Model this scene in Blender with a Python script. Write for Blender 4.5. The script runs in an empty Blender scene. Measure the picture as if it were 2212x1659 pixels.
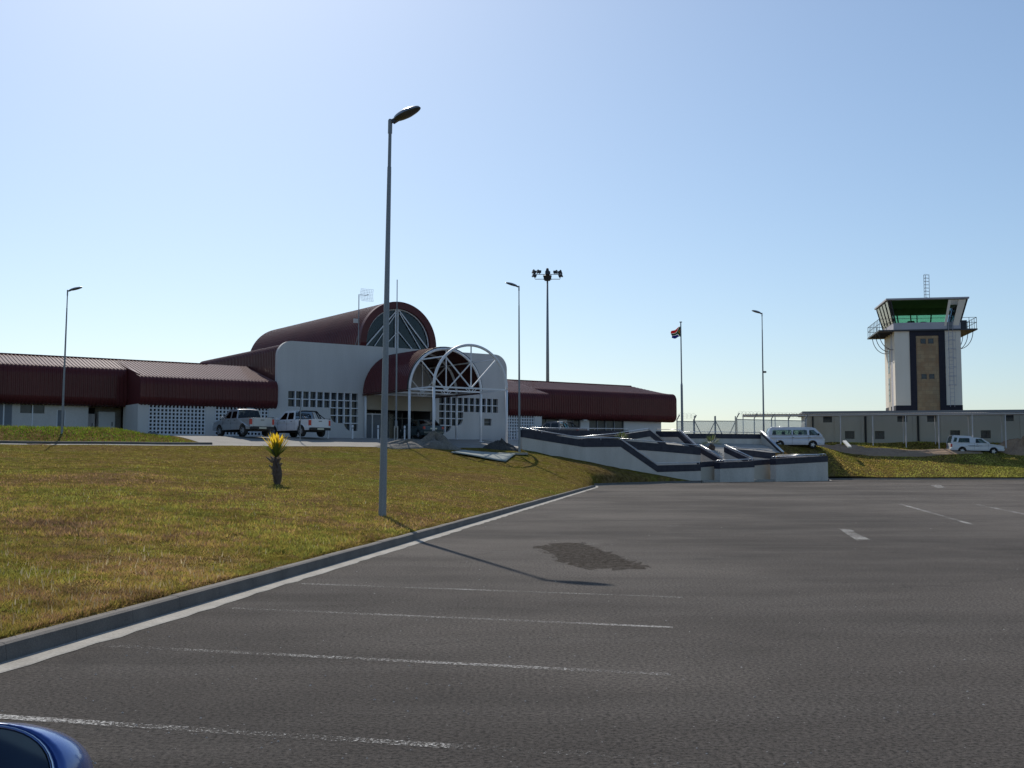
import bpy, math, random
import numpy as np
from mathutils import Vector, Matrix
from mathutils import noise as mnoise
from mathutils.geometry import tessellate_polygon
random.seed(7); rng = np.random.default_rng(7)
PI = math.pi; R = math.radians
sc = bpy.context.scene
C = sc.collection

# ---------------------------------------------------------------- camera, sky, sun, exposure
H = 1.5                                        # eye height above the car park
PITCH = math.atan(170.5/2428)
cd = bpy.data.cameras.new('camera'); cam = bpy.data.objects.new('camera', cd); C.objects.link(cam)
cd.sensor_width = 36; cd.lens = 36*2428/2212; cd.clip_start = 0.05; cd.clip_end = 6000
cam.location = (0, 0, H); cam.rotation_euler = (R(90)+PITCH, 0, 0)
sc.camera = cam
SUN_EL = R(39.7); SUN_AZ = R(-16.8)            # azimuth from +Y, negative = left of the view
w = bpy.data.worlds.new('World'); sc.world = w; w.use_nodes = True
nt = w.node_tree
bg = nt.nodes['Background']; sky = nt.nodes.new('ShaderNodeTexSky')
sky.sky_type = 'NISHITA'; sky.sun_disc = False
sky.sun_elevation = SUN_EL; sky.sun_rotation = SUN_AZ
sky.air_density = 1.0; sky.dust_density = 0.7; sky.ozone_density = 4.5; sky.altitude = 0
gm_ = nt.nodes.new('ShaderNodeGamma'); gm_.inputs['Gamma'].default_value = .88       # slight haze softening and white balance
tn_ = nt.nodes.new('ShaderNodeMix'); tn_.data_type = 'RGBA'; tn_.blend_type = 'MULTIPLY'; tn_.inputs[0].default_value = 1; tn_.inputs[7].default_value = (.965, 1.0, 1.0, 1)
nt.links.new(sky.outputs[0], gm_.inputs['Color']); nt.links.new(gm_.outputs[0], tn_.inputs[6]); nt.links.new(tn_.outputs[2], bg.inputs['Color'])
bg.inputs['Strength'].default_value = 0.138
sl = bpy.data.lights.new('sun', 'SUN'); sun = bpy.data.objects.new('sun', sl); C.objects.link(sun)
sl.energy = 4.0; sl.angle = R(0.5); sl.color = (1.0, 0.93, 0.82)
sdir = Vector((math.sin(SUN_AZ)*math.cos(SUN_EL), math.cos(SUN_AZ)*math.cos(SUN_EL), math.sin(SUN_EL)))
sun.rotation_euler = sdir.to_track_quat('Z', 'Y').to_euler()
vs = sc.view_settings; vs.view_transform = 'Standard'; vs.look = 'None'; vs.exposure = 0.0; vs.gamma = 1

# ---------------------------------------------------------------- measuring helpers
cP, sP = math.cos(PITCH), math.sin(PITCH)
def km(px, py):
    x = (px-1106)/2428; v = (829.5-py)/2428; q = cP-v*sP
    return x/q, (sP+v*cP)/q
def at(px, py, Y):
    k, m = km(px, py); return Vector((k*Y, Y, H+m*Y))
O = Vector((-16.77, 80.0)); U = Vector((.8176, .5758)); N = Vector((.5758, -.8176))
TROT = math.atan2(U.y, U.x)
def uo(X, Y):
    a = X-O.x; b = Y-O.y; return a*U.x+b*U.y, a*N.x+b*N.y
def xy(u, o): return (O.x+U.x*u+N.x*o, O.y+U.y*u+N.y*o)
def plane_o(px, py, o):                       # pixel onto the vertical plane a distance o before the facade
    k, m = km(px, py)
    X0, Y0 = xy(0, o); u = (k*Y0-X0)/(U.x-k*U.y); Y = Y0+U.y*u
    return u, H+m*Y
def plane_u(px, py, u):
    k, m = km(px, py)
    X0, Y0 = xy(u, 0); o = (k*Y0-X0)/(N.x-k*N.y); Y = Y0+N.y*o
    return o, H+m*Y
G = 3.25                                       # level of the terminal forecourt

# ---------------------------------------------------------------- materials
MATS = {}
def new_mat(name, col, rough=0.6, metal=0.0, spec=0.5):
    m = bpy.data.materials.new(name); m.use_nodes = True
    b = m.node_tree.nodes['Principled BSDF']
    b.inputs['Base Color'].default_value = (*col, 1); b.inputs['Roughness'].default_value = rough
    b.inputs['Metallic'].default_value = metal; b.inputs['Specular IOR Level'].default_value = spec
    MATS[name] = m; return m
def nd(m, t, **kw):
    n = m.node_tree.nodes.new(t)
    for k, v in kw.items(): setattr(n, k, v)
    return n
def coord(m):
    return nd(m, 'ShaderNodeTexCoord').outputs['Object']
def noise(m, scale, detail=4, rough=.55, vec=None, stretch=None):
    n = nd(m, 'ShaderNodeTexNoise'); n.inputs['Scale'].default_value = scale
    n.inputs['Detail'].default_value = detail; n.inputs['Roughness'].default_value = rough
    v = vec if vec is not None else coord(m)
    if stretch:
        mp = nd(m, 'ShaderNodeMapping'); mp.inputs['Scale'].default_value = stretch
        m.node_tree.links.new(v, mp.inputs['Vector']); v = mp.outputs[0]
    m.node_tree.links.new(v, n.inputs['Vector']); return n.outputs['Fac']
def ramp(m, fac, stops):
    r = nd(m, 'ShaderNodeValToRGB'); e = r.color_ramp.elements
    while len(e) < len(stops): e.new(0.5)
    for el, (p, c) in zip(e, stops):
        el.position = p; el.color = (*c, 1) if len(c) == 3 else c
    m.node_tree.links.new(fac, r.inputs['Fac']); return r.outputs['Color']
def mix(m, fac, a, b, mode='MIX'):
    n = nd(m, 'ShaderNodeMix', data_type='RGBA', blend_type=mode); L = m.node_tree.links
    for sock, v in ((n.inputs[0], fac), (n.inputs[6], a), (n.inputs[7], b)):
        if isinstance(v, (int, float)): sock.default_value = v
        elif isinstance(v, tuple): sock.default_value = (*v, 1) if len(v) == 3 else v
        else: L.new(v, sock)
    return n.outputs[2]
def setcol(m, c): m.node_tree.links.new(c, m.node_tree.nodes['Principled BSDF'].inputs['Base Color'])
def bump(m, fac, strength=.3, dist=.02):
    b = nd(m, 'ShaderNodeBump'); b.inputs['Strength'].default_value = strength; b.inputs['Distance'].default_value = dist
    m.node_tree.links.new(fac, b.inputs['Height'])
    m.node_tree.links.new(b.outputs[0], m.node_tree.nodes['Principled BSDF'].inputs['Normal'])
def mottled(name, c1, c2, scale=3, rough=.8, metal=0, fine=40, bstr=.15, bdist=.01, stretch=None, spec=.5, amt=.5):
    m = new_mat(name, c1, rough, metal, spec)
    a = noise(m, scale, 5, .6, stretch=stretch)
    col = ramp(m, a, [(.3, c1), (.72, c2)])
    f = noise(m, fine, 3, .6)
    col = mix(m, ramp(m, f, [(.3, (amt*.8,)*3), (.75, (1, 1, 1))]) if False else 0.25, col, ramp(m, f, [(.35, tuple(x*.6 for x in c1)), (.65, tuple(min(1, x*1.25) for x in c2))]))
    setcol(m, col)
    if bstr: bump(m, f, bstr, bdist)
    return m
# buildings
mottled('render_grey', (.56, .54, .52), (.66, .64, .62), 1.1, .9, bstr=.2, fine=25, stretch=(1, 1, .16))
mottled('render_cream', (.50, .46, .38), (.58, .53, .45), .6, .9, stretch=(1, 1, .4))
mottled('render_beige', (.36, .31, .24), (.42, .37, .29), .6, .9, stretch=(1, 1, .4))
mottled('render_white', (.60, .60, .59), (.70, .70, .69), .8, .85)
mottled('ramp_render', (.50, .455, .40), (.66, .61, .55), 1.0, .9, fine=18, bstr=.3, stretch=(1, 1, .35))
mottled('lattice_block', (.62, .64, .67), (.72, .74, .77), 1.5, .85)
mottled('white_paint', (.70, .72, .76), (.80, .81, .84), 2, .45, bstr=0)
mottled('recess_shade', (.012, .014, .016), (.02, .022, .026), 1, .9)
mottled('interior_dark', (.05, .05, .055), (.09, .09, .09), .7, .9)
mottled('galvanised', (.20, .22, .245), (.28, .30, .32), 4, .5, .35, bstr=0, stretch=(1, 1, .15))
mottled('dark_steel', (.035, .037, .045), (.06, .06, .07), 4, .5, .3, bstr=0)
mottled('lamp_shell', (.30, .31, .33), (.36, .37, .38), 5, .22, .6, bstr=0)
mottled('lamp_under', (.05, .048, .042), (.09, .085, .07), 5, .25, 0, bstr=0)
mottled('rail_metal', (.55, .57, .60), (.66, .68, .70), 4, .28, .85, bstr=0)
mottled('concrete', (.30, .285, .26), (.42, .40, .36), 2.2, .9, fine=60, bstr=.4)
mottled('kerb_concrete', (.095, .088, .08), (.18, .165, .15), 1.6, .92, fine=70, bstr=.5)
mottled('gutter_concrete', (.24, .225, .195), (.44, .415, .37), 1.8, .95, fine=45, bstr=.6)
mottled('rubber', (.012, .012, .013), (.022, .022, .022), 5, .8)
mottled('plank_white', (.6, .6, .57), (.7, .7, .66), 5, .8)
mottled('rubble', (.13, .12, .105), (.24, .22, .19), 2.5, .95, fine=9, bstr=.9, bdist=.08)
mottled('dark_heap', (.03, .03, .032), (.09, .085, .08), 3, .95, fine=12, bstr=.9, bdist=.06)
mottled('panel_sheet', (.26, .29, .27), (.36, .39, .37), 2, .9, spec=.1)
mottled('timber_dark', (.06, .04, .03), (.1, .07, .05), 5, .9)
mottled('soil', (.28, .18, .12), (.40, .28, .19), 1.2, .97, fine=8, bstr=.9, bdist=.06)
mottled('palm_trunk', (.07, .052, .045), (.16, .12, .10), 7, .95, fine=60, bstr=.8, bdist=.03)
mottled('palm_fibre', (.13, .095, .07), (.25, .19, .14), 12, .95)
mottled('wall_slate', (.035, .036, .055), (.065, .065, .085), 2.4, .3, bstr=.1)
mottled('far_render', (.47, .43, .36), (.56, .52, .44), .35, .93, stretch=(1, 1, .3))
mottled('far_roof', (.17, .175, .185), (.22, .225, .235), 1, .8)
mottled('walkway_sheet', (.50, .46, .46), (.62, .59, .58), 1.2, .5, stretch=(1, 1, 1))
mottled('tower_cream', (.78, .69, .58), (.86, .78, .68), .6, .9, stretch=(1, 1, .3))
mottled('tower_dark', (.016, .015, .026), (.03, .028, .042), 2, .6, spec=.25)
mottled('tower_grey', (.40, .39, .43), (.48, .47, .51), 1, .7)
mottled('olive_ceiling', (.22, .24, .14), (.30, .31, .19), 2, .9)
mottled('upholstery', (.03, .03, .035), (.055, .055, .06), 6, .9)
mottled('blue_grey_panel', (.12, .14, .17), (.18, .2, .23), .9, .5, bstr=0)  # mottled blue grey, for doors, panels and a small box
# stone cladding of the tower
m = new_mat('tower_stone', (.3, .2, .1), .85)
br = nd(m, 'ShaderNodeTexBrick'); br.inputs['Scale'].default_value = 1.0
br.inputs['Color1'].default_value = (.48, .35, .20, 1); br.inputs['Color2'].default_value = (.33, .25, .155, 1)
br.inputs['Mortar'].default_value = (.15, .12, .085, 1); br.inputs['Mortar Size'].default_value = .012
br.inputs['Brick Width'].default_value = .8; br.inputs['Row Height'].default_value = .45
mp = nd(m, 'ShaderNodeMapping'); mp.inputs['Rotation'].default_value = (R(90), 0, 0)
m.node_tree.links.new(coord(m), mp.inputs['Vector']); m.node_tree.links.new(mp.outputs[0], br.inputs['Vector'])
st = noise(m, .8, 5, .7)
setcol(m, mix(m, ramp(m, st, [(.35, (0, 0, 0)), (.65, (1, 1, 1))]), br.outputs['Color'], (.32, .19, .10)))
# slate tiles on the ramp walls
m = new_mat('slate_tile', (.03, .03, .045), .5, 0, .3)
br = nd(m, 'ShaderNodeTexBrick'); br.offset = 0
br.inputs['Color1'].default_value = (.018, .019, .034, 1); br.inputs['Color2'].default_value = (.045, .047, .066, 1)
br.inputs['Mortar'].default_value = (.06, .06, .07, 1); br.inputs['Mortar Size'].default_value = .008
br.inputs['Brick Width'].default_value = .3; br.inputs['Row Height'].default_value = .27; br.inputs['Scale'].default_value = 1
mp = nd(m, 'ShaderNodeMapping'); mp.inputs['Rotation'].default_value = (R(90), 0, 0)
m.node_tree.links.new(coord(m), mp.inputs['Vector']); m.node_tree.links.new(mp.outputs[0], br.inputs['Vector'])
setcol(m, mix(m, noise(m, 2.5), br.outputs['Color'], (.022, .023, .038)))
# roof cladding
def roof_mat(name, c1, c2, rough=.42):
    m = new_mat(name, c1, rough, 0, .12); m.node_tree.nodes['Principled BSDF'].inputs['Coat Weight'].default_value = .3; m.node_tree.nodes['Principled BSDF'].inputs['Coat Roughness'].default_value = .12
    a = noise(m, .6, 6, .65, stretch=(1, 1, .5)); b = noise(m, 12, 4, .7)
    col = ramp(m, a, [(.3, c1), (.75, c2)])
    setcol(m, mix(m, ramp(m, b, [(.45, (0, 0, 0)), (.8, (.35, .35, .35))]), col, tuple(min(1, x*1.5+.01) for x in c2)))
    return m
roof_mat('maroon_sheet', (.085, .018, .020), (.12, .027, .027), .75)
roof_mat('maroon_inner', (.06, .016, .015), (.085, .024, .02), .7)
# glass
def glass(name, tint, rough=.05, alpha=.5):
    m = bpy.data.materials.new(name); m.use_nodes = True; t = m.node_tree; t.nodes.clear()
    out = t.nodes.new('ShaderNodeOutputMaterial'); tr = t.nodes.new('ShaderNodeBsdfTransparent'); gl = t.nodes.new('ShaderNodeBsdfGlossy')
    tr.inputs[0].default_value = (*tint, 1); gl.inputs['Roughness'].default_value = rough; gl.inputs['Color'].default_value = (.9, .95, 1, 1)
    mx = t.nodes.new('ShaderNodeMixShader'); fr = t.nodes.new('ShaderNodeLayerWeight'); fr.inputs[0].default_value = alpha
    t.links.new(fr.outputs['Fresnel'], mx.inputs[0]); t.links.new(tr.outputs[0], mx.inputs[1]); t.links.new(gl.outputs[0], mx.inputs[2])
    t.links.new(mx.outputs[0], out.inputs[0]); MATS[name] = m; return m
glass('car_glass', (.30, .34, .33), .03, .35)
glass('van_glass', (.62, .70, .68), .03, .25)
glass('green_glass', (.62, .79, .68), .03, .12)
glass('cab_glass', (.55, .68, .78), .03, .3)
glass('vault_glass', (.42, .50, .55), .04, .3)
m = new_mat('window_dark', (.03, .038, .048), .12, 0, .35)
setcol(m, ramp(m, noise(m, 1.6, 3), [(.35, (.022, .027, .035)), (.7, (.06, .072, .085))]))
m = new_mat('mirror_glass', (.02, .03, .028), .04, .0, 1.0)
setcol(m, ramp(m, noise(m, 14, 2), [(.4, (.006, .012, .012)), (.7, (.03, .05, .045))]))
# car paints
def paint(name, c, metal=.0, rough=.3):
    m = new_mat(name, c, rough, metal); b = m.node_tree.nodes['Principled BSDF']
    b.inputs['Coat Weight'].default_value = .6; b.inputs['Coat Roughness'].default_value = .08
    d = noise(m, 3, 4); setcol(m, mix(m, ramp(m, d, [(.4, (0, 0, 0)), (.8, (.5, .5, .5))]), c, tuple(x*.75+.02 for x in c)))
    return m
paint('paint_silver', (.42, .43, .45), .55, .35); paint('paint_white', (.68, .69, .72)); paint('paint_green', (.012, .035, .04))
paint('paint_blue', (.035, .10, .36), .35, .22); paint('paint_van', (.66, .68, .76)); paint('paint_maroon', (.16, .15, .15), .4)
new_mat('light_red', (.5, .03, .02), .2); new_mat('light_clear', (.7, .7, .68), .15); new_mat('plate', (.6, .58, .45), .5)
new_mat('stripe_yellow', (.5, .33, .16), .6); new_mat('chrome', (.8, .8, .82), .12, 1.0); new_mat('rim', (.45, .46, .48), .35, .8)
new_mat('black_trim', (.012, .012, .013), .5); new_mat('stripe_dark', (.04, .05, .09), .5)
FLAGC = []
for n, c in (('flag_red', (.55, .03, .03)), ('flag_blue', (.01, .03, .28)), ('flag_green', (.0, .12, .05)), ('flag_white', (.7, .7, .7)),
             ('flag_gold', (.6, .35, .02)), ('flag_black', (.01, .01, .01))): FLAGC.append((n, c))
# wire mesh of the security fence
m = bpy.data.materials.new('wire_mesh'); m.use_nodes = True; t = m.node_tree; t.nodes.clear(); MATS['wire_mesh'] = m
out = t.nodes.new('ShaderNodeOutputMaterial'); tr = t.nodes.new('ShaderNodeBsdfTransparent'); df = t.nodes.new('ShaderNodeBsdfDiffuse')
df.inputs[0].default_value = (.62, .68, .70, 1); mx = t.nodes.new('ShaderNodeMixShader'); mx.inputs[0].default_value = .42
t.links.new(tr.outputs[0], mx.inputs[1]); t.links.new(df.outputs[0], mx.inputs[2]); t.links.new(mx.outputs[0], out.inputs[0])
# asphalt
m = new_mat('asphalt', (.06, .058, .057), .95, 0, .15)
big = noise(m, .09, 5, .6); med = noise(m, .7, 5, .6, stretch=(.35, 1.6, 1)); fine = noise(m, 34, 5, .8); grit = noise(m, 140, 2, .6)
wear = noise(m, .22, 6, .65, stretch=(.25, 1.2, 1))
c = ramp(m, big, [(.41, (.052, .0455, .0415)), (.59, (.112, .0995, .090))])
c = mix(m, ramp(m, wear, [(.46, (0, 0, 0)), (.66, (.45, .45, .45))]), c, (.036, .033, .0315))
c = mix(m, ramp(m, med, [(.45, (0, 0, 0)), (.8, (.6, .6, .6))]), c, (.115, .105, .097))
c = mix(m, .9, c, ramp(m, fine, [(.38, (.2, .2, .2)), (.58, (1.6, 1.57, 1.53))]), 'MULTIPLY')
c = mix(m, .5, c, ramp(m, grit, [(.35, (.5, .5, .5)), (.7, (1.6, 1.6, 1.6))]), 'MULTIPLY')
vo = nd(m, 'ShaderNodeTexVoronoi'); vo.inputs['Scale'].default_value = 7; m.node_tree.links.new(coord(m), vo.inputs['Vector'])
c = mix(m, ramp(m, vo.outputs['Distance'], [(.035, (1, 1, 1)), (.05, (0, 0, 0))]), c, (.26, .25, .24))
cr = nd(m, 'ShaderNodeTexVoronoi', feature='DISTANCE_TO_EDGE'); cr.inputs['Scale'].default_value = .16; wn = nd(m, 'ShaderNodeTexNoise'); wn.inputs['Scale'].default_value = .9; wn.inputs['Detail'].default_value = 6
va = nd(m, 'ShaderNodeVectorMath', operation='MULTIPLY_ADD'); va.inputs[1].default_value = (2.2, 2.2, 0); L_ = m.node_tree.links
L_.new(coord(m), wn.inputs['Vector']); L_.new(wn.outputs['Color'], va.inputs[0]); L_.new(coord(m), va.inputs[2]); L_.new(va.outputs[0], cr.inputs['Vector'])
c = mix(m, ramp(m, cr.outputs['Distance'], [(.0, (.3, .3, .3)), (.003, (0, 0, 0))]), c, (.02, .018, .017))
oil = noise(m, .8, 2, .4)
c = mix(m, ramp(m, oil, [(.70, (0, 0, 0)), (.78, (.6, .6, .6))]), c, (.03, .028, .027))
setcol(m, c); bump(m, fine, 1.0, .02)
# worn road paint
m = bpy.data.materials.new('worn_paint'); m.use_nodes = True; t = m.node_tree; MATS['worn_paint'] = m
b = t.nodes['Principled BSDF']; b.inputs['Base Color'].default_value = (.44, .43, .41, 1); b.inputs['Roughness'].default_value = .9
f1 = noise(m, 48, 4, .85); f2 = noise(m, .55, 3, .6)
ad = nd(m, 'ShaderNodeMath', operation='MULTIPLY_ADD'); t.links.new(f2, ad.inputs[0]); ad.inputs[1].default_value = .4; t.links.new(f1, ad.inputs[2])
al = ramp(m, ad.outputs[0], [(.73, (0, 0, 0)), (.80, (.95, .95, .95))])
t.links.new(al, b.inputs['Alpha'])
m2 = m.copy(); m2.name = 'faint_paint'; MATS['faint_paint'] = m2
for n_ in m2.node_tree.nodes:
    if n_.type == 'VALTORGB': n_.color_ramp.elements[0].position = .79; n_.color_ramp.elements[1].position = .85; n_.color_ramp.elements[1].color = (.7, .7, .7, 1)
m2 = m.copy(); m2.name = 'arrow_paint'; MATS['arrow_paint'] = m2
for n_ in m2.node_tree.nodes:
    if n_.type == 'VALTORGB': n_.color_ramp.elements[0].position = .68; n_.color_ramp.elements[1].position = .80
# forecourt paving
mottled('forecourt_paving', (.19, .18, .165), (.29, .275, .25), .9, .93, fine=14, bstr=.3)
mottled('chipping', (.16, .15, .14), (.5, .48, .45), 60, .8, bstr=0)
mottled('pothole_soil', (.034, .028, .022), (.072, .06, .048), 3, 1, fine=20, bstr=.5, bdist=.02, spec=0)
m = MATS['pothole_soil']
al = ramp(m, noise(m, 11, 5, .7), [(.33, (.0, .0, .0)), (.60, (.6, .6, .6))]); m.node_tree.links.new(al, m.node_tree.nodes['Principled BSDF'].inputs['Alpha'])
# grass ground + blades
m = new_mat('turf', (.1, .09, .03), 1, 0, .0)
a1 = noise(m, .16, 5, .6); a2 = noise(m, 1.5, 5, .65); a3 = noise(m, 22, 4, .7)
c = ramp(m, a1, [(.35, (.20, .135, .052)), (.5, (.20, .16, .034)), (.66, (.15, .165, .03))])
c = mix(m, ramp(m, a2, [(.42, (0, 0, 0)), (.66, (.8, .8, .8))]), c, (.22, .15, .075))
c = mix(m, .9, c, ramp(m, a3, [(.36, (.22, .22, .22)), (.66, (1.5, 1.5, 1.5))]), 'MULTIPLY')
c = mix(m, .8, c, ramp(m, noise(m, 3.5, 4, .7), [(.38, (.4, .36, .34)), (.62, (1.3, 1.3, 1.3))]), 'MULTIPLY')
setcol(m, c); bump(m, a3, .9, .06)
m = new_mat('grass_blade', (.1, .1, .03), .8, 0, .04)
at_ = nd(m, 'ShaderNodeAttribute'); at_.attribute_name = 'blade_colour'
t = m.node_tree; b = t.nodes['Principled BSDF']; t.links.new(at_.outputs['Color'], b.inputs['Base Color'])
tl = nd(m, 'ShaderNodeBsdfTranslucent'); t.links.new(at_.outputs['Color'], tl.inputs[0])
mx = nd(m, 'ShaderNodeMixShader'); mx.inputs[0].default_value = .42
t.links.new(b.outputs[0], mx.inputs[1]); t.links.new(tl.outputs[0], mx.inputs[2]); t.links.new(mx.outputs[0], t.nodes['Material Output'].inputs[0])
def leafmat(name, c, tr=.4):
    m = new_mat(name, c, .5); t = m.node_tree; b = t.nodes['Principled BSDF']
    tl = nd(m, 'ShaderNodeBsdfTranslucent'); tl.inputs[0].default_value = (*tuple(min(1, x*1.3) for x in c), 1)
    mx = nd(m, 'ShaderNodeMixShader'); mx.inputs[0].default_value = tr
    t.links.new(b.outputs[0], mx.inputs[1]); t.links.new(tl.outputs[0], mx.inputs[2]); t.links.new(mx.outputs[0], t.nodes['Material Output'].inputs[0])
for n, c in FLAGC: leafmat(n, c, .5)
leafmat('frond_yellow', (.62, .44, .03), .55); leafmat('frond_green', (.12, .16, .025), .35); leafmat('frond_dull', (.11, .14, .05), .35)

# ---------------------------------------------------------------- mesh builder
class MB:
    def __init__(s): s.v = []; s.f = []; s.mi = []; s.cur = 0
    def add(s, vs, fs, mi=None):
        n = len(s.v); s.v += [tuple(p) for p in vs]; s.f += [tuple(i+n for i in f) for f in fs]
        s.mi += [s.cur if mi is None else mi]*len(fs); return s
    def box(s, x0, x1, y0, y1, z0, z1):
        vs = [(x, y, z) for z in (z0, z1) for y in (y0, y1) for x in (x0, x1)]
        return s.add(vs, [(0, 2, 3, 1), (4, 5, 7, 6), (0, 1, 5, 4), (2, 6, 7, 3), (0, 4, 6, 2), (1, 3, 7, 5)])
    def bar(s, a, b, w, h=None, up=(0, 0, 1)):          # rectangular bar from a to b
        a = Vector(a); b = Vector(b); d = (b-a).normalized(); h = h or w
        sd = d.cross(Vector(up))
        if sd.length < 1e-4: sd = d.cross(Vector((0, 1, 0)))
        sd.normalize(); u2 = sd.cross(d)
        vs = [p+sd*(i*w/2)+u2*(j*h/2) for p in (a, b) for i, j in ((-1, -1), (1, -1), (1, 1), (-1, 1))]
        return s.add(vs, [(3, 2, 1, 0), (4, 5, 6, 7), (0, 1, 5, 4), (1, 2, 6, 5), (2, 3, 7, 6), (3, 0, 4, 7)])
    def tube(s, pts, r, n=10, closed=False, cap=True):
        pts = [Vector(p) for p in pts]; rs = r if isinstance(r, (list, tuple)) else [r]*len(pts)
        vs = []; fs = []; prev = None
        for i, p in enumerate(pts):
            if closed: d = pts[(i+1) % len(pts)]-pts[i-1]
            else: d = pts[min(i+1, len(pts)-1)]-pts[max(i-1, 0)]
            d.normalize()
            if prev is None:
                prev = d.cross(Vector((0, 0, 1)))
                if prev.length < 1e-3: prev = d.cross(Vector((0, 1, 0)))
            prev = (prev-d*prev.dot(d)).normalized(); q = d.cross(prev)
            for k in range(n):
                a = 2*PI*k/n; vs.append(p+prev*math.cos(a)*rs[i]+q*math.sin(a)*rs[i])
        m = len(pts)
        for i in range(m if closed else m-1):
            for k in range(n):
                fs.append((i*n+k, i*n+(k+1) % n, ((i+1) % m)*n+(k+1) % n, ((i+1) % m)*n+k))
        if cap and not closed: fs.append(tuple(range(n))[::-1]); fs.append(tuple((m-1)*n+k for k in range(n)))
        return s.add(vs, fs)
    def prism(s, loops, f0, f1):                        # 2D loops (outer + holes); f0/f1 map (a,b) to 3D front/back
        flat = [p for l in loops for p in l]; n = len(flat)
        tris = tessellate_polygon([[Vector((a, b, 0)) for a, b in l] for l in loops])
        vs = [f0(a, b) for a, b in flat]+[f1(a, b) for a, b in flat]
        fs = [tuple(t) for t in tris]+[tuple(i+n for i in t[::-1]) for t in tris]; st = 0
        for l in loops:
            k = len(l)
            for i in range(k):
                j = (i+1) % k; fs.append((st+i, st+j, st+j+n, st+i+n))
            st += k
        return s.add(vs, fs)
    def grid(s, P, closed=False):                       # P[i][j] points
        a = len(P); b = len(P[0]); vs = [p for r in P for p in r]; fs = []
        for i in range(a-1):
            for j in range(b if closed else b-1):
                fs.append((i*b+j, i*b+(j+1) % b, (i+1)*b+(j+1) % b, (i+1)*b+j))
        return s.add(vs, fs)
    def lathe(s, prof, cx=0, cy=0, n=16):
        P = [[(cx+r*math.cos(2*PI*k/n), cy+r*math.sin(2*PI*k/n), z) for k in range(n)] for r, z in prof]
        s.grid(P, True); return s
    def build(s, name, mat, parent=None, smooth=False, bevel=0, seg=2, sub=0):
        me = bpy.data.meshes.new(name); me.from_pydata([tuple(p) for p in s.v], [], s.f)
        mats = mat if isinstance(mat, (list, tuple)) else [mat]
        for q in mats: me.materials.append(MATS[q])
        if len(mats) > 1: me.polygons.foreach_set('material_index', s.mi)
        me.validate(); me.update()
        import bmesh
        bm = bmesh.new(); bm.from_mesh(me); bmesh.ops.recalc_face_normals(bm, faces=bm.faces); bm.to_mesh(me); bm.free()
        if smooth:
            me.polygons.foreach_set('use_smooth', [True]*len(me.polygons))
        o = bpy.data.objects.new(name, me); C.objects.link(o)
        if parent is not None: o.parent = parent
        if bevel:
            b = o.modifiers.new('bevel', 'BEVEL'); b.width = bevel; b.segments = seg; b.limit_method = 'ANGLE'; b.angle_limit = R(30)
            if smooth: pass
        if sub:
            q = o.modifiers.new('sub', 'SUBSURF'); q.levels = sub; q.render_levels = sub
        return o
def tag(o, label=None, cat=None, group=None, kind=None):
    if label: o['label'] = label
    if cat: o['category'] = cat
    if group: o['group'] = group
    if kind: o['kind'] = kind
    return o
def thing(name, loc, rz, label, cat, group=None):
    e = bpy.data.objects.new(name, None); C.objects.link(e); e.empty_display_size = .3
    e.location = loc; e.rotation_euler = (0, 0, rz); return tag(e, label, cat, group)
def copy_tree(o, parent=None):
    c = o.copy(); C.objects.link(c); c.parent = parent
    for ch in [x for x in bpy.data.objects if x.parent == o]: copy_tree(ch, c)
    return c
def arc(cx, cy, r, a0, a1, n=8, ry=None):
    ry = ry or r
    return [(cx+r*math.cos(R(a0+(a1-a0)*i/n)), cy+ry*math.sin(R(a0+(a1-a0)*i/n))) for i in range(n+1)]
def sweep(mb, prof, t0, t1, pitch, amp, mapf, flip=1):
    """ribbed sheet: 2D profile (or function of t) swept from t0 to t1, ribs across the sweep"""
    pf = prof if callable(prof) else (lambda t: prof)
    n = max(1, round((t1-t0)/pitch)); pt = (t1-t0)/n; P = []
    ts = []
    for i in range(n):
        for fr, h in ((0, 0), (.42, 0), (.54, 1), (.86, 1)): ts.append((t0+(i+fr)*pt, h))
    ts.append((t1, 0))
    for t, h in ts:
        p = pf(t); row = []
        for i, (a, b) in enumerate(p):
            a0, b0 = p[max(i-1, 0)]; a1, b1 = p[min(i+1, len(p)-1)]
            l = math.hypot(a1-a0, b1-b0) or 1; na, nb = (b1-b0)/l, -(a1-a0)/l
            row.append(mapf(a+na*flip*amp*h, b+nb*flip*amp*h, t))
        P.append(row)
    return mb.grid(P)

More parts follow.
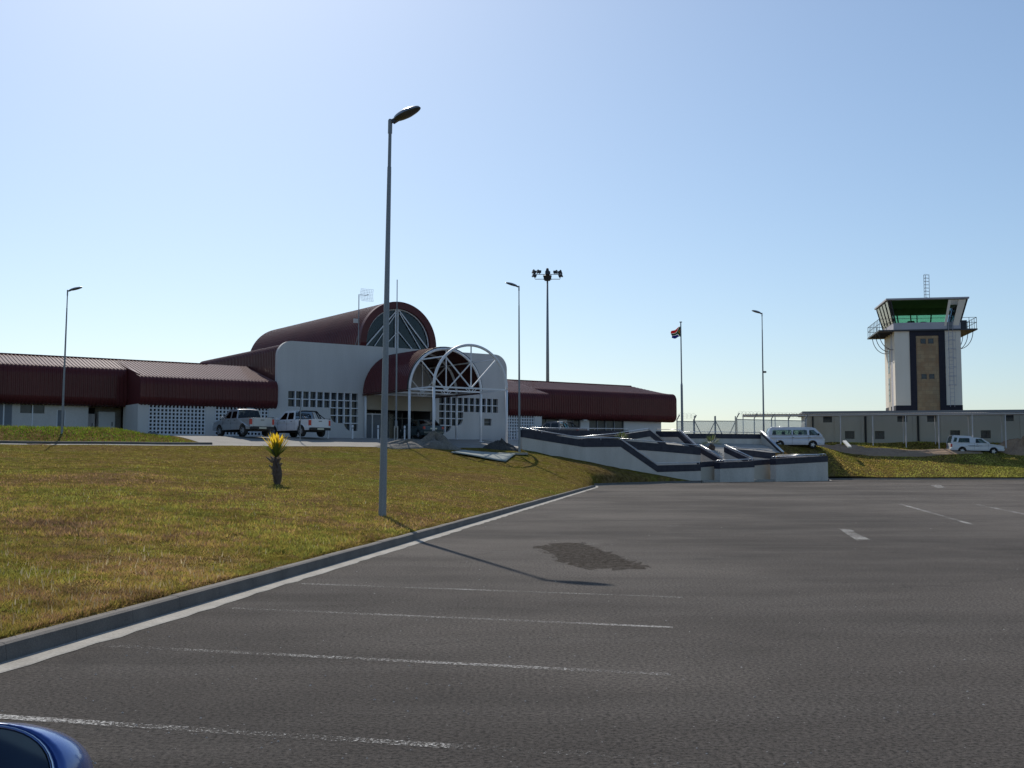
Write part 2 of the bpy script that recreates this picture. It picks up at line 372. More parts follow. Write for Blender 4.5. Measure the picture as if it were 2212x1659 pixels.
# ---------------------------------------------------------------- ground
KERB = [(-1.87+.146*(y-22), y) for y in (-30, 0, 30, 60, 70)]+[(5.35, 74.0), (6.1, 75.8), (7.4, 77.9), (14.53, 86.7)]
EDGE = KERB+[(26.65, 95.0), (28.2, 100.8)]
def edge_x(Y):
    if Y >= 100.8: return 28.2
    for (xa, ya), (xb, yb) in zip(EDGE, EDGE[1:]):
        if ya <= Y <= yb: return xa+(xb-xa)*(Y-ya)/(yb-ya)
    return EDGE[0][0]
def seg_d(px, py, a, b):
    vx, vy = b[0]-a[0], b[1]-a[1]; t = max(0, min(1, ((px-a[0])*vx+(py-a[1])*vy)/(vx*vx+vy*vy)))
    return math.hypot(px-a[0]-t*vx, py-a[1]-t*vy)
def sm(t): t = max(0, min(1, t)); return t*t*(3-2*t)
def land_z(X, Y):
    u, o = uo(X, Y)
    zE = 2.5-.05*sm((-u)/20) if u < 12.5 else 2.5*max(0, (29.45-u)/16.95)
    if o >= 12.3:
        d1 = min(seg_d(X, Y, a, b) for a, b in zip(KERB, KERB[1:]))
        t = d1/(d1+(o-12.3)+1e-6); z = .13+(max(zE, .0)-.13)*t**(.75-.33*sm((u-6)/8))
        if u > 29.45: z = .13
    else:
        low = zE if u < 29.45 else 0
        z = low+(G-low)*sm((12.3-o)/(8.5 if u > 14 else 9))**.8
        z += .38*sm((-u-10)/3)*sm((o-1)/3)*sm((10.6-o)/4)
    if X > 24:
        r = .13+2.5*max(0, min(1, (Y-101)/9))**.85+.95*sm((Y-108.5)/6)
        z = z+(r-z)*sm((X-28)/5)
    if X > 20 and Y > 92: z = min(z, .13+.62*min(seg_d(X, Y, a, b) for a, b in (((26.65, 95.0), (28.2, 100.8)), ((28.2, 100.9), (200, 100.9)))))
    z += (.05*math.sin(X*.9+Y*.35)+.04*math.sin(Y*.8-X*.5))*sm((z-.2)/1.2)*(1 if o > 12.6 or X > 30 else .15)
    return z
def ray_ground(px, py, y0=4, y1=140):
    k, m_ = km(px, py); Y = y0
    while Y < y1:
        X = k*Y; gz = land_z(X, Y) if X < edge_x(Y) else 0
        if H+m_*Y <= gz: return Vector((X, Y, gz))
        Y += .05
    return Vector((k*y1, y1, G))
mb = MB(); mb.add([(-2500, -1500, -.3), (2500, -1500, -.3), (2500, 4000, -.3), (-2500, 4000, -.3)], [(0, 1, 2, 3)])
tag(mb.build('ground', 'turf'), kind='structure')
mb = MB(); P = []
ys = sorted(set([round(y, 2) for y in np.concatenate([np.arange(-30, 8, 2), np.arange(8, 102, .6), [100.8], np.arange(102, 118, 1), [122, 128, 140, 170, 230, 320]])]))
offs = [0, .12, .3, .6, 1, 1.5, 2, 2.6, 3.2, 4, 4.8, 5.6, 6.5, 7.5, 8.5, 9.5, 11, 12.5, 14, 15.5, 17, 18.5, 20, 21.5, 23, 24.5, 26, 28, 30, 32, 34, 36, 38, 40, 42, 44, 47, 50, 55, 60, 66, 73, 80, 90, 100, 115, 130, 160, 200, 260, 330]
for y in ys:
    ex = edge_x(y); P.append([(ex-f, y, land_z(ex-f, y)-(0.0 if f > 0 else .02)) for f in offs])
mb.grid(P); tag(mb.build('grass_bank', 'turf', smooth=True), kind='structure')
mb = MB(); P = []
for y in [101.15, 101.3, 101.6]+list(np.arange(102, 118, .7))+[120, 124, 130, 142, 170, 230, 320]:
    P.append([(x, y, land_z(x, y)) for x in list(np.arange(28.2, 70, 1.2))+[73, 78, 85, 95, 110, 130, 160, 200]])
mb.grid(P); tag(mb.build('grass_bank', 'turf', smooth=True), kind='structure')
mb = MB(); P = [[(x, y, z) for x in (28.1, 60, 120, 200)] for y, z in ((100.98, .0), (101.0, .12), (101.2, .13))]; mb.grid(P); tag(mb.build('verge', 'turf'), kind='structure')
mb = MB(); P = [[(x, y, 0) for x in (-60, -20, 0, 20, 60, 120, 190)] for y in (-40, 0, 20, 40, 60, 80, 103)]
mb.grid(P); tag(mb.build('car_park', 'asphalt'), kind='structure')
# kerb stones and gutter along the polyline
def resample(pts, step):
    out = []; carry = 0
    for (xa, ya), (xb, yb) in zip(pts, pts[1:]):
        L = math.hypot(xb-xa, yb-ya); t = carry
        while t < L: out.append((xa+(xb-xa)*t/L, ya+(yb-ya)*t/L)); t += step
        carry = t-L
    out.append(pts[-1]); return out
def kerb_run(pts, name, side=1):
    q = resample(pts, 1.0); mb = MB()
    for a, b in zip(q, q[1:]):
        L = math.hypot(b[0]-a[0], b[1]-a[1])
        if L < .1: continue
        dx, dy = (b[0]-a[0])/L, (b[1]-a[1])/L; nx, ny = dy*side, -dx*side      # towards the asphalt
        g = .002; j = random.uniform(-.003, .003)
        prof = [(-.13, -.05), (-.13, .15+j), (-.015, .15+j), (0.012, .135+j), (.03, -.05)]
        P = [[(e[0]+nx*s_+dx*gg, e[1]+ny*s_+dy*gg, z) for s_, z in prof] for e, gg in ((a, g), (b, -g))]
        mb.add(P[0]+P[1], [(i, i+1, i+6, i+5) for i in range(4)]+[(4, 3, 2, 1, 0), (5, 6, 7, 8, 9)])
    tag(mb.build(name, 'kerb_concrete'), kind='structure')
    mb = MB(); P = []
    q = resample(pts, .33); 
    for i, a in enumerate(q):
        b = q[min(i+1, len(q)-1)]; a0 = q[max(i-1, 0)]; L = math.hypot(b[0]-a0[0], b[1]-a0[1]); dx, dy = (b[0]-a0[0])/L, (b[1]-a0[1])/L
        nx, ny = dy*side, -dx*side
        wd = .255+random.uniform(-.03, .035)
        P.append([(a[0]+nx*s_, a[1]+ny*s_, z) for s_, z in ((.02, .014), (wd-.02, .010), (wd, .004))])
    mb.grid(P); tag(mb.build('gutter', 'gutter_concrete'), kind='structure')
kerb_run(KERB, 'kerb')
kerb_run([(26.7, 95.1), (28.25, 100.85), (60, 100.9), (110, 101.0)], 'kerb')
# forecourt road in front of the terminal, draped on the land
def draped(name, mat, us, os_, dz=.012, kind='structure', wob=0):
    mb = MB(); P = []
    for u in us:
        P.append([])
        for o in os_:
            x, y = xy(u, o); P[-1].append((x, y, land_z(x, y)+dz))
    mb.grid(P); o = mb.build(name, mat, smooth=True); tag(o, kind=kind); return o
draped('forecourt', 'forecourt_paving', np.linspace(-9, 15.5, 50), np.linspace(-.05, 11.9, 26))
draped('forecourt', 'forecourt_paving', np.linspace(15.5, 43.5, 50), np.linspace(-2, 6.5, 20), .016)
draped('access_road', 'forecourt_paving', np.linspace(-45, -9, 60), np.linspace(10.95, 12.0, 4))
mb = MB(); P = []
for i in range(60):
    u = -45+36.3*i/59; P.append([])
    for a, b in ((10.95, .0), (10.95, .13), (10.8, .13), (10.8, 0)):
        x, y = xy(u, a); P[-1].append((x, y, land_z(x, y)+b+.005))
mb.grid(P); tag(mb.build('kerb', 'kerb_concrete'), kind='structure')
# parking lines: a line through two measured points on the asphalt
def gp(px, py): p = at(px, py, 1); k, m_ = km(px, py); Y = -H/m_; return Vector((k*Y, Y, 0))
def pline(a, b, w_=.1, mat='worn_paint', z=.004, name='parking_line'):
    a = gp(*a); b = gp(*b); d = (b-a).normalized(); n_ = Vector((-d.y, d.x, 0))*w_/2; mb = MB()
    k = max(2, int((b-a).length/.5)); 
    P = [[a+(b-a)*i/k+n_+Vector((0, 0, z)), a+(b-a)*i/k-n_+Vector((0, 0, z))] for i in range(k+1)]
    mb.grid(P); return tag(mb.build(name, mat), kind='structure')
pline((-60, 1545), (975, 1613)); pline((975, 1613), (1450, 1640), mat='faint_paint')
pline((240, 1396), (1450, 1458)); pline((500, 1314), (1455, 1356)); pline((650, 1261), (1475, 1291))
for a, b in (((850, 1220), (1480, 1243)), ((940, 1187), (1480, 1205)), ((1060, 1152), (1500, 1162)), ((1130, 1124), (1500, 1136)), ((1010, 1172), (1300, 1180))):
    pline(a, b, mat='faint_paint')
pline((1945, 1089), (2100, 1133), .14, 'arrow_paint'); pline((2110, 1090), (2230, 1114), .14, 'arrow_paint'); pline((1800, 1050), (1990, 1063), .12, 'faint_paint')
# shallow broken patch in the asphalt
def flat_patch(name, mat, pxs, jag=.05, z=.004):
    q = [gp(*p) for p in pxs]; out = []
    for a, b in zip(q, q[1:]+q[:1]):
        n_ = max(1, int((b-a).length/.12))
        for i in range(n_): out.append(a+(b-a)*i/n_+Vector((random.uniform(-jag, jag), random.uniform(-jag, jag)*2, 0)))
    mb = MB(); tris = tessellate_polygon([out]); mb.add([(p.x, p.y, z) for p in out], [tuple(t) for t in tris]); return tag(mb.build(name, mat), kind='structure')
flat_patch('asphalt_patch', 'pothole_soil', [(1160, 1180), (1200, 1173), (1262, 1172), (1305, 1190), (1350, 1205), (1398, 1227), (1335, 1231), (1258, 1229), (1213, 1213), (1180, 1198)], .12)
flat_patch('worn_spot', 'faint_paint', [(1318, 1131), (1400, 1131), (1475, 1137), (1400, 1139), (1330, 1137)], .03, .005)
flat_patch('worn_spot', 'faint_paint', [(1230, 1173), (1270, 1171), (1300, 1176), (1260, 1177)], .03, .005)
flat_patch('road_arrow', 'arrow_paint', [(1811, 1142), (1841, 1145), (1849, 1152), (1880, 1166), (1851, 1168), (1832, 1156), (1822, 1149)], .01, .005)
flat_patch('road_arrow', 'arrow_paint', [(2010, 1048), (2030, 1047.5), (2042, 1053), (2026, 1054.5)], .01, .005)
# loose chippings lying on the asphalt
n = 0; vs = []; fs = []
while n < 520:
    t = random.random(); Y = 1/((1/4)+(1/60-1/4)*t); X = random.uniform(-.5, .5)*Y
    if X < edge_x(Y)+.35: continue
    r = random.uniform(.003, .008)*(1+Y*.03); k0 = len(vs)
    if random.random() < .25: X = .9+random.gauss(0, .5); Y = 4.9+random.gauss(0, .35)
    for i in range(5): a = i*2*PI/5+random.random(); vs.append((X+r*math.cos(a), Y+r*math.sin(a), .001))
    vs.append((X, Y, r*.9)); fs += [(k0+i, k0+(i+1) % 5, k0+5) for i in range(5)]; n += 1
mb = MB(); mb.v = vs; mb.f = fs; mb.mi = [0]*len(fs)
tag(mb.build('loose_chippings', 'chipping'), 'pale loose stone chippings scattered over the car park asphalt', 'gravel', kind='stuff')

# ---------------------------------------------------------------- grass blades
def grass(name, pts, hmin, hmax, wid, pal, label, lean=.5):
    n = len(pts); P = np.array(pts); h = rng.uniform(hmin, hmax, n); a = rng.uniform(0, 2*PI, n); w2 = wid*rng.uniform(.6, 1.3, n)
    la = rng.uniform(0, 2*PI, n); ln = h*rng.uniform(.1, lean, n)
    V = np.zeros((n, 3, 3)); V[:, 0] = P; V[:, 1] = P; V[:, 2] = P
    V[:, 0, 0] -= np.cos(a)*w2; V[:, 0, 1] -= np.sin(a)*w2; V[:, 1, 0] += np.cos(a)*w2; V[:, 1, 1] += np.sin(a)*w2
    V[:, 2, 0] += np.cos(la)*ln; V[:, 2, 1] += np.sin(la)*ln; V[:, 2, 2] += h; V[:, :2, 2] -= .01
    me = bpy.data.meshes.new(name); me.vertices.add(3*n); me.loops.add(3*n); me.polygons.add(n)
    me.vertices.foreach_set('co', V.reshape(-1)); me.loops.foreach_set('vertex_index', np.arange(3*n, dtype=np.int32))
    me.polygons.foreach_set('loop_start', np.arange(0, 3*n, 3, dtype=np.int32)); me.polygons.foreach_set('loop_total', np.full(n, 3, dtype=np.int32))
    me.update(); pal = np.array(pal); 
    # patchy choice of colour
    f = np.array([mnoise.noise((x*.28, y*.14, 3))*1.3+mnoise.noise((x*1.1, y*.7, 9))+mnoise.noise((x*4.2, y*3.1, 1))*.8 for x, y, _ in pts])
    oo = np.array([uo(x, y)[1] for x, y, _ in pts]); f += 1.1*np.clip((26-oo)/12, 0, 1)*(oo > 12)
    g_ = np.array([mnoise.noise((x*.6, y*.35, 30))+mnoise.noise((x*2.7, y*2.0, 50)) for x, y, _ in pts])
    idx = np.clip(((f+rng.normal(0, .28, n)+1.1)/2.2*len(pal)).astype(int), 0, len(pal)-1)
    col = pal[idx]*rng.uniform(.7, 1.3, (n, 1))*np.clip(1+.45*g_, .65, 1.4)[:, None]
    h *= np.clip(1+.9*g_, .35, 2.2); V[:, 2, 2] = P[:, 2]+h
    ca = me.color_attributes.new('blade_colour', 'FLOAT_COLOR', 'POINT')
    cc = np.ones((n, 3, 4)); cc[:, :, :3] = col[:, None, :]; ca.data.foreach_set('color', cc.reshape(-1))
    me.materials.append(MATS['grass_blade']); o = bpy.data.objects.new(name, me); C.objects.link(o)
    return tag(o, label, 'grass', kind='stuff')
PAL = [(.28, .175, .10), (.38, .235, .11), (.38, .265, .085), (.37, .285, .072), (.33, .29, .06), (.26, .265, .055), (.34, .32, .078)]
ZG = {}
def fast_z(X, Y):                                # bilinear lookup of land_z on a 1 m lattice
    i, j = math.floor(X), math.floor(Y); fx, fy = X-i, Y-j
    def g(a, b):
        if (a, b) not in ZG: ZG[(a, b)] = land_z(a, b)
        return ZG[(a, b)]
    return (g(i, j)*(1-fx)+g(i+1, j)*fx)*(1-fy)+(g(i, j+1)*(1-fx)+g(i+1, j+1)*fx)*fy
def scatter(n, y0, y1, kmin=-.5, kmax=.1, power=1.0):
    out = []
    while len(out) < n:
        t = random.random(); Y = 1/((1/y0)+(1/y1-1/y0)*t**power)    # even in the picture: dense near, thin far
        X = random.uniform(kmin, kmax)*Y; ex = edge_x(Y)
        if X > ex-.14: continue
        u, o = uo(X, Y)
        if o < 12.15: continue
        if random.random() > .75+1.1*mnoise.noise((X*1.7, Y*1.1, 7)): continue
        out.append((X, Y, max(land_z(X, Y), fast_z(X, Y))))
    return out
grass('lawn_grass', scatter(150000, 7, 78), .012, .04, .007, PAL, 'short dry green and brown grass covering the bank beside the kerb', 1.6)
grass('lawn_grass', scatter(55000, 16, 78), .02, .07, .016, PAL, 'coarser tufts of grass further up the bank towards the terminal', 1.4)
grass('seed_grass', scatter(2600, 7, 74), .03, .10, .009, [(.42, .34, .2), (.36, .28, .15), (.5, .42, .28)], 'thin pale dry seed stalks standing out of the bank grass', .5)
# fringe hanging over the kerb top
pts = []
for i in range(9000):
    Y = 1/((1/7)+(1/75-1/7)*random.random()); pts.append((edge_x(Y)-.14-abs(random.gauss(0, .06)), Y, .13))
grass('kerb_grass', pts, .03, .09, .006, PAL, 'grass fringe growing along the back edge of the kerb', 1.1)
pts = []
for i in range(34000):
    X = random.uniform(29, 62); Y = 101.2+13*random.random()**1.5; pts.append((X, Y, land_z(X, Y)))
grass('rough_grass', pts, .02, .09, .04, [tuple(1.6*q for q in c) for c in PAL[2:]], 'rough green and brown grass on the bank below the low outbuilding', .9)
pts = []
for i in range(9000):
    u = random.uniform(-26, -9.6); o = random.uniform(2.2, 10.6); x, y = xy(u, o)
    pts.append((x, y, land_z(x, y)))
grass('island_grass', pts, .05, .16, .03, [(.14, .22, .03), (.2, .26, .03), (.2, .19, .05)], 'bright green grass on the island before the left wing', .9)
# ---------------------------------------------------------------- terminal building (local x = along the front, y = away from the viewer)
T = thing('terminal_building', (O.x, O.y, 0), TROT, 'low white airport terminal with maroon ribbed roofs, curved fascias and a glazed barrel vault', 'building')
def P_(mb, name, mat, par=None, **k): return mb.build(name, mat, par or T, **k)
def ang(a, b, z, y): return a
GB = G-.6                                      # walls start below the forecourt
# front wall with stepped grid windows
F_U0, F_U1, F_Z = 0.0, 20.0, 10.28
outer = [(F_U0, GB), (F_U1, GB)]+arc(F_U1-1.15, F_Z-1.15, 1.15, 0, 90, 10)+arc(F_U0+1.15, F_Z-1.15, 1.15, 90, 180, 10)
cw = .557; u0 = .88; zt = 6.66
def cx(i): return u0+cw*i
def rz(i): return zt-cw*i
holeL = [(cx(0), rz(0)), (cx(10), rz(0)), (cx(10), rz(5))]+[(cx(9)-.15-(cw-.0)*math.sin(R(a))*.75, rz(4)-cw*math.cos(R(a))) for a in (0, 25, 50, 75, 90)][0:]
holeL = [(cx(0), rz(0)), (cx(10), rz(0)), (cx(10), rz(5))]
holeL += [(cx(9)+.02-(cw+.02)*math.sin(R(a)), rz(4)-cw*math.cos(R(a))) for a in (0, 22, 45, 68, 90)]
holeL += [(cx(7)-cw*math.sin(R(a)), rz(3)-cw*math.cos(R(a))) for a in (0, 22, 45, 68, 90)]
holeL += [(cx(6), rz(2)), (cx(0), rz(2))]
def mirror(l): return [(20-a, b) for a, b in l][::-1]
holeR = mirror(holeL)
door = [(7.1, GB+.3), (12.95, GB+.3), (12.95, 5.5), (7.1, 5.5)]
small = [(17.78, 4.50), (18.48, 4.50), (18.48, 5.05), (17.78, 5.05)]
mb = MB(); mb.prism([outer, holeL, holeR, small], lambda a, b: (a, 0, b), lambda a, b: (a, .35, b)) if False else None
mb.prism([outer, holeL[::-1], door[::-1], small[::-1], holeR[::-1]], lambda a, b: (a, 0, b), lambda a, b: (a, .35, b))
P_(mb, 'front_wall', 'render_grey')
def window_grid(hole, mir, name='grid_window'):
    mb = MB(); mb.prism([hole], lambda a, b: (a, .26, b), lambda a, b: (a, .30, b)); w_ = P_(mb, name, 'window_dark')
    mb = MB(); f = (lambda a: 20-a) if mir else (lambda a: a); t = .045
    def vb(i, z0, z1): u = f(cx(i)); mb.box(u-t, u+t, -.004, .22, z0, z1)
    def hb(j, a, b): u1, u2 = sorted((f(a), f(b))); mb.box(u1, u2, .006, .21, rz(j)-.035, rz(j)+.035)
    for i in range(1, 6): vb(i, rz(2), rz(0))
    vb(6, rz(2), rz(0)); vb(7, rz(4), rz(0)); vb(8, rz(4), rz(0)); vb(9, rz(5), rz(0))
    hb(1, cx(0), cx(10)); hb(2, cx(6), cx(10)); hb(3, cx(6), cx(10)); hb(4, cx(8), cx(10))
    P_(mb, 'mullions', 'white_paint', w_)
window_grid(holeL, False); window_grid(holeR, True)
mb = MB(); mb.box(17.78, 18.48, .2, .24, 4.5, 5.05); w_ = P_(mb, 'small_window', 'window_dark')
mb = MB(); mb.bar((17.78, .15, 4.78), (18.48, .15, 4.78), .04); P_(mb, 'window_bar', 'galvanised', w_)
# beige band over the entrance and the recessed lobby front
mb = MB(); mb.box(7.05, 13.0, -.02, -.003, 5.5, 6.62); P_(mb, 'entrance_band', 'render_beige')
mb = MB(); mb.box(6.9, 7.1, .36, 3.0, GB, 5.7); mb.box(12.95, 13.1, .36, 3.0, GB, 5.7); mb.box(7.1, 12.95, .36, 3.0, 5.52, 5.7); P_(mb, 'lobby_wall', 'interior_dark')
mb = MB(); mb.box(7.1, 12.95, 3.0, 3.05, GB, 5.52); lf = P_(mb, 'lobby_glazing', 'window_dark')
mb = MB()
for u in (7.15, 8.3, 9.5, 10.7, 11.9, 12.88): mb.box(u-.04, u+.04, 2.9, 2.99, G, 5.5)
mb.box(7.1, 12.95, 2.91, 2.98, 5.0, 5.08); P_(mb, 'glazing_frame', 'galvanised', lf)
dr = MB(); dr.box(7.25, 8.75, .55, .58, G+.05, 5.2); dd = P_(dr, 'entrance_door', 'blue_grey_panel')
mb = MB()
for u in (7.2, 7.95, 8.75): mb.box(u-.05, u+.05, .5, .56, G, 5.25)
mb.box(7.15, 8.8, .505, .555, 5.15, 5.23); mb.box(7.15, 8.8, .505, .555, G+.0, G+.12); P_(mb, 'door_frame', 'white_paint', dd)
dh = MB(); dh.tube([(8.05, .48, G+.9), (8.05, .44, G+1.0), (8.05, .44, G+1.3), (8.05, .48, G+1.4)], .015, 6); P_(dh, 'handle', 'chrome', dd)
# hall behind the front wall: ribbed maroon sides
mb = MB(); prof = [(.3, 5.0), (.3, 9.5)]+arc(.75, 9.57, .45, 180, 90, 6)+[(19.25, 10.02)]+arc(19.25, 9.57, .45, 90, 0, 6)+[(19.7, 5.0)]
sweep(mb, prof, .36, 17, .3, .045, lambda a, b, t: (a, t, b), -1); P_(mb, 'hall_cladding', 'maroon_sheet')
mb = MB(); mb.box(.4, 19.6, 16.9, 17.0, GB, 9.5); P_(mb, 'hall_end_wall', 'render_grey'); mb = MB(); mb.box(.36, 19.6, .36, .4, 5.75, 9.9); P_(mb, 'hall_inner_wall', 'render_grey')
mb = MB(); prof = [(2.6, 6.0), (2.6, 8.4)]+arc(3.1, 8.5, .5, 180, 90, 5)+[(19.0, 9.0), (19.0, 6)]
sweep(mb, [(a-2.3, b+.35) for a, b in prof], 17, 20.8, .3, .045, lambda a, b, t: (a, t, b), -1)
mb.add([(.3, 20.8, 5), (19, 20.8, 5), (19, 20.8, 9.3), (.3, 20.8, 9.3)], [(0, 1, 2, 3)]); P_(mb, 'rear_cladding', 'maroon_sheet')
# barrel vault
VC, VZ, VR = 10.0, 10.55, 3.3
mb = MB(); prof = arc(VC, VZ, VR, 185, -5, 36); prof = [(VC-VR, 9.2)]+prof+[(VC+VR, 9.2)]
sweep(mb, prof, .55, 22, .3, .045, lambda a, b, t: (a, t, b), -1); P_(mb, 'vault_roof', 'maroon_sheet', smooth=False)
mb = MB(); mb.add([(VC+3.2*math.cos(R(a)), 21.95, VZ+3.2*math.sin(R(a))) for a in range(0, 181, 10)]+[(VC-3.2, 21.95, 9), (VC+3.2, 21.95, 9)], [tuple(range(21))]); P_(mb, 'vault_end', 'maroon_inner')
ring = arc(VC, VZ, VR+.03, 0, 180, 40); inner = arc(VC, VZ, VR-.50, 180, 0, 40)
mb = MB(); mb.prism([[(VC+VR+.03, 9.6)]+ring+[(VC-VR-.03, 9.6), (VC-VR+.50, 9.6)]+inner+[(VC+VR-.50, 9.6)]], lambda a, b: (a, .12 if b > 10.3 else .37, b), lambda a, b: (a, .6, b))
P_(mb, 'vault_rim', 'maroon_sheet')
mb = MB(); rr = VR-.50
mb.prism([arc(VC, VZ, rr, 0, 180, 30)+[(VC-rr, 9.7), (VC+rr, 9.7)]], lambda a, b: (a, .42, b), lambda a, b: (a, .44, b)); vw = P_(mb, 'vault_window', 'vault_glass')
mb = MB(); top = (VC, .34, VZ+rr-.02)
for dx in (-.22, 0.0): mb.bar((VC+dx, .34, 9.9), (VC+dx, .34, VZ+rr-.05), .07)
for s_ in (-1, 1):
    mb.bar(top, (VC+s_*rr*.97, .33, 10.35), .08); mb.bar((VC+s_*.15, .32, VZ+rr-.35), (VC+s_*rr*.72, .32, 10.35), .05); mb.bar((VC, .31, 11.6), (VC+s_*rr*.45, .31, 10.3), .05)
mb.tube([(a, .36, b) for a, b in arc(VC, VZ, rr-.06, 0, 180, 30)], .05, 6); P_(mb, 'window_truss', 'white_paint', vw)
mb = MB()                                      # roof frames seen through the glass, and white lining sheets
for d in (2.5, 5, 7.5, 10, 12.5, 15):
    mb.tube([(a, d, b) for a, b in arc(VC, VZ, rr-.1, 0, 180, 16)], .06, 6)
    for s_ in (-1, 1): mb.bar((VC, d, VZ+rr-.1), (VC+s_*rr*.7, d, VZ+.1), .06)
P_(mb, 'vault_frames', 'galvanised')
mb = MB(); P = [[(a, d, b) for a, b in arc(VC, VZ, VR-.12, 180, 0, 24)] for d in (.5, 21.9)]; mb.grid(P); P_(mb, 'vault_lining', 'render_white')

# ---- long wings with bullnose fascias
def nose(d0, zt_, zb, slope, ridge_d, ridge_z, r=.58):
    a = math.degrees(math.atan(slope))
    p = [(ridge_d, ridge_z), (d0+r+.02, zt_)]
    p += [(d0+r-r*math.sin(R(t)), zt_-r+r*math.cos(R(t))) for t in np.linspace(max(0, 8), 90, 7)]
    p += [(d0+r*.9-r*.9*math.cos(R(t)), zb+r*.9-r*.9*math.sin(R(t))) for t in np.linspace(0, 90, 7)]
    p += [(d0+r*.9+.5, zb)]
    return p
def wing_roof(u0_, u1_, prof, name='wing_roof', cap0=True, cap1=True, hip=None):
    mb = MB()
    pf = (lambda t: prof)
    if hip:                                    # the ridge falls to the fascia over the last metres
        def pf(t):
            f = max(0, (t-hip)/(u1_-hip)); (rd, rz_), e = prof[0], prof[1]
            return [(rd+(e[0]+.3-rd)*f, rz_+(e[1]-.05-rz_)*f)]+prof[1:]
    sweep(mb, pf, u0_, u1_, .25, .04, lambda a, b, t: (t, a, b), 1)
    o = P_(mb, name, 'maroon_sheet')
    for u, c in ((u0_, cap0), (u1_, cap1)):
        if c:
            mb = MB(); q = pf(u); pts = [(u, a, b) for a, b in q]+[(u, q[0][0], q[-1][1])]; mb.add(pts, [tuple(range(len(pts)))]); P_(mb, 'verge_flashing', 'maroon_sheet', o)
    return o
pL1 = nose(-.35, 7.32, 5.35, .24, 5.7, 8.75); pL2 = nose(2.45, 7.95, 5.35, .24, 5.7, 8.75)
wing_roof(-9.75, -.05, pL1, cap1=True)
wing_roof(-30, -9.3, pL2, cap1=True)
wing_roof(19.98, 24.2, pL1, cap0=False); wing_roof(23.6, 41.2, pL2, hip=38.4)
mb = MB(); mb.bar((-9.78, -.1, 7.36), (-9.78, 2.7, 7.97), .1, .1); P_(mb, 'verge_strip', 'maroon_sheet')
for a, b in ((-30, .3), (19.7, 38.4)):         # rear slopes
    mb = MB(); sweep(mb, [(14, 6.6), (5.7, 8.75)], a, b, .25, .04, lambda p, q, t: (t, p, q), 1); P_(mb, 'rear_roof', 'maroon_sheet')
mb = MB(); sweep(mb, [(11.1, 9.25), (5.75, 8.6)], -3.05, .3, .25, .04, lambda p, q, t: (t, p, q), 1)
mb.add([(-3.05, 11.1, 9.25), (-3.05, 5.75, 8.6), (-3.05, 11.1, 7)], [(0, 1, 2)]); P_(mb, 'upper_roof', 'maroon_sheet')
for a, b in ((-30, -3), (20, 38.4)): mb = MB(); mb.tube([(a, 5.7, 8.79), (b, 5.7, 8.79)], .06, 6); P_(mb, 'ridge_flashing', 'maroon_sheet')
# walls of the wings, with block lattices
def solid(mb, a, b, d0, d1, z0=GB, z1=5.42): mb.box(a, b, d0, d1, z0, z1)
mb = MB(); solid(mb, -9.79, -9.06, 0, .25); solid(mb, -5.16, -4.5, 0, .25); solid(mb, -.58, .02, 0, .25)
mb.box(-9.06, -5.16, .003, .247, GB, 3.42); mb.box(-4.5, -.58, .003, .247, GB, 3.42); mb.box(-9.79, -9.55, .26, 3.3, GB, 5.42)
P_(mb, 'wing_wall', 'render_grey')
mb = MB(); solid(mb, 22.8, 23.55, 0, .25); mb.box(20.0, 22.8, .003, .247, GB, 3.42); mb.box(23.4, 23.55, .26, 3.3, GB, 5.42); P_(mb, 'wing_wall', 'render_white')
def lattice(a, b, z0=3.42, z1=5.40, n=15, rows=8):
    mb = MB(); p = (b-a)/n; q = (z1-z0)/rows; t = .05
    for i in range(n+1): mb.box(a+i*p-t, a+i*p+t, .05, .17, z0, z1)
    for j in range(rows+1): mb.box(a, b, .053, .167, z0+j*q-.045, z0+j*q+.045)
    o = P_(mb, 'block_lattice', 'lattice_block')
lattice(-9.03, -5.19); lattice(-4.47, -.61); lattice(20.03, 22.77, n=11)
for a, b in ((-9.5, -.1), (20.1, 23.3)): mb = MB(); mb.box(a, b, 1.2, 1.25, GB, 5.5); P_(mb, 'lattice_shade_panel', 'window_dark')  # dark panels stand in for the shade behind the lattices
# left wing wall (set back): panels, doors and windows
mb = MB(); d = 3.3
for a, b in ((-30, -16.4), (-14.9, -14.1), (-13.6, -12.1)): solid(mb, a, b, d, d+.2, z1=5.5)
mb.box(-16.4, -14.9, d+.003, d+.2, GB, 4.75); mb.box(-16.4, -14.9, d+.003, d+.2, 5.3, 5.5); mb.box(-14.1, -13.6, d+.003, d+.2, 5.0, 5.5)
P_(mb, 'wing_wall', 'render_grey'); mb = MB(); solid(mb, -12.1, -9.4, d+1.9, d+2.1, z1=5.5); P_(mb, 'wing_wall', 'render_grey')
mb = MB(); mb.box(-16.4, -14.9, d+.1, d+.14, 4.75, 5.3); P_(mb, 'window', 'window_dark')
mb = MB(); mb.box(-14.1, -13.6, d+.06, d+.12, G-.2, 5.0); ddo = P_(mb, 'door', 'blue_grey_panel')
mb = MB(); mb.box(-14.12, -14.07, d-.01, d+.07, G-.2, 5.02); mb.box(-13.63, -13.58, d-.01, d+.07, G-.2, 5.02); P_(mb, 'door_frame', 'white_paint', ddo)
for a in (-18.4, -17.4, -15.65):
    mb = MB(); mb.box(a-.04, a+.04, d-.05, d-.003, G, 5.4); P_(mb, 'wall_rib', 'white_paint')
for a, b in ((-19.9, -18.9), (-17.9, -16.9)):
    mb = MB(); mb.box(a, b, d-.02, d-.004, G-.2, 5.3); P_(mb, 'wall_panel', 'blue_grey_panel')
mb = MB(); mb.box(-12.0, -11.2, d+1.8, d+1.88, G, 5.3); P_(mb, 'doorway_shade', 'recess_shade')  # near-black panel on the solid wall paints the shade of an opening
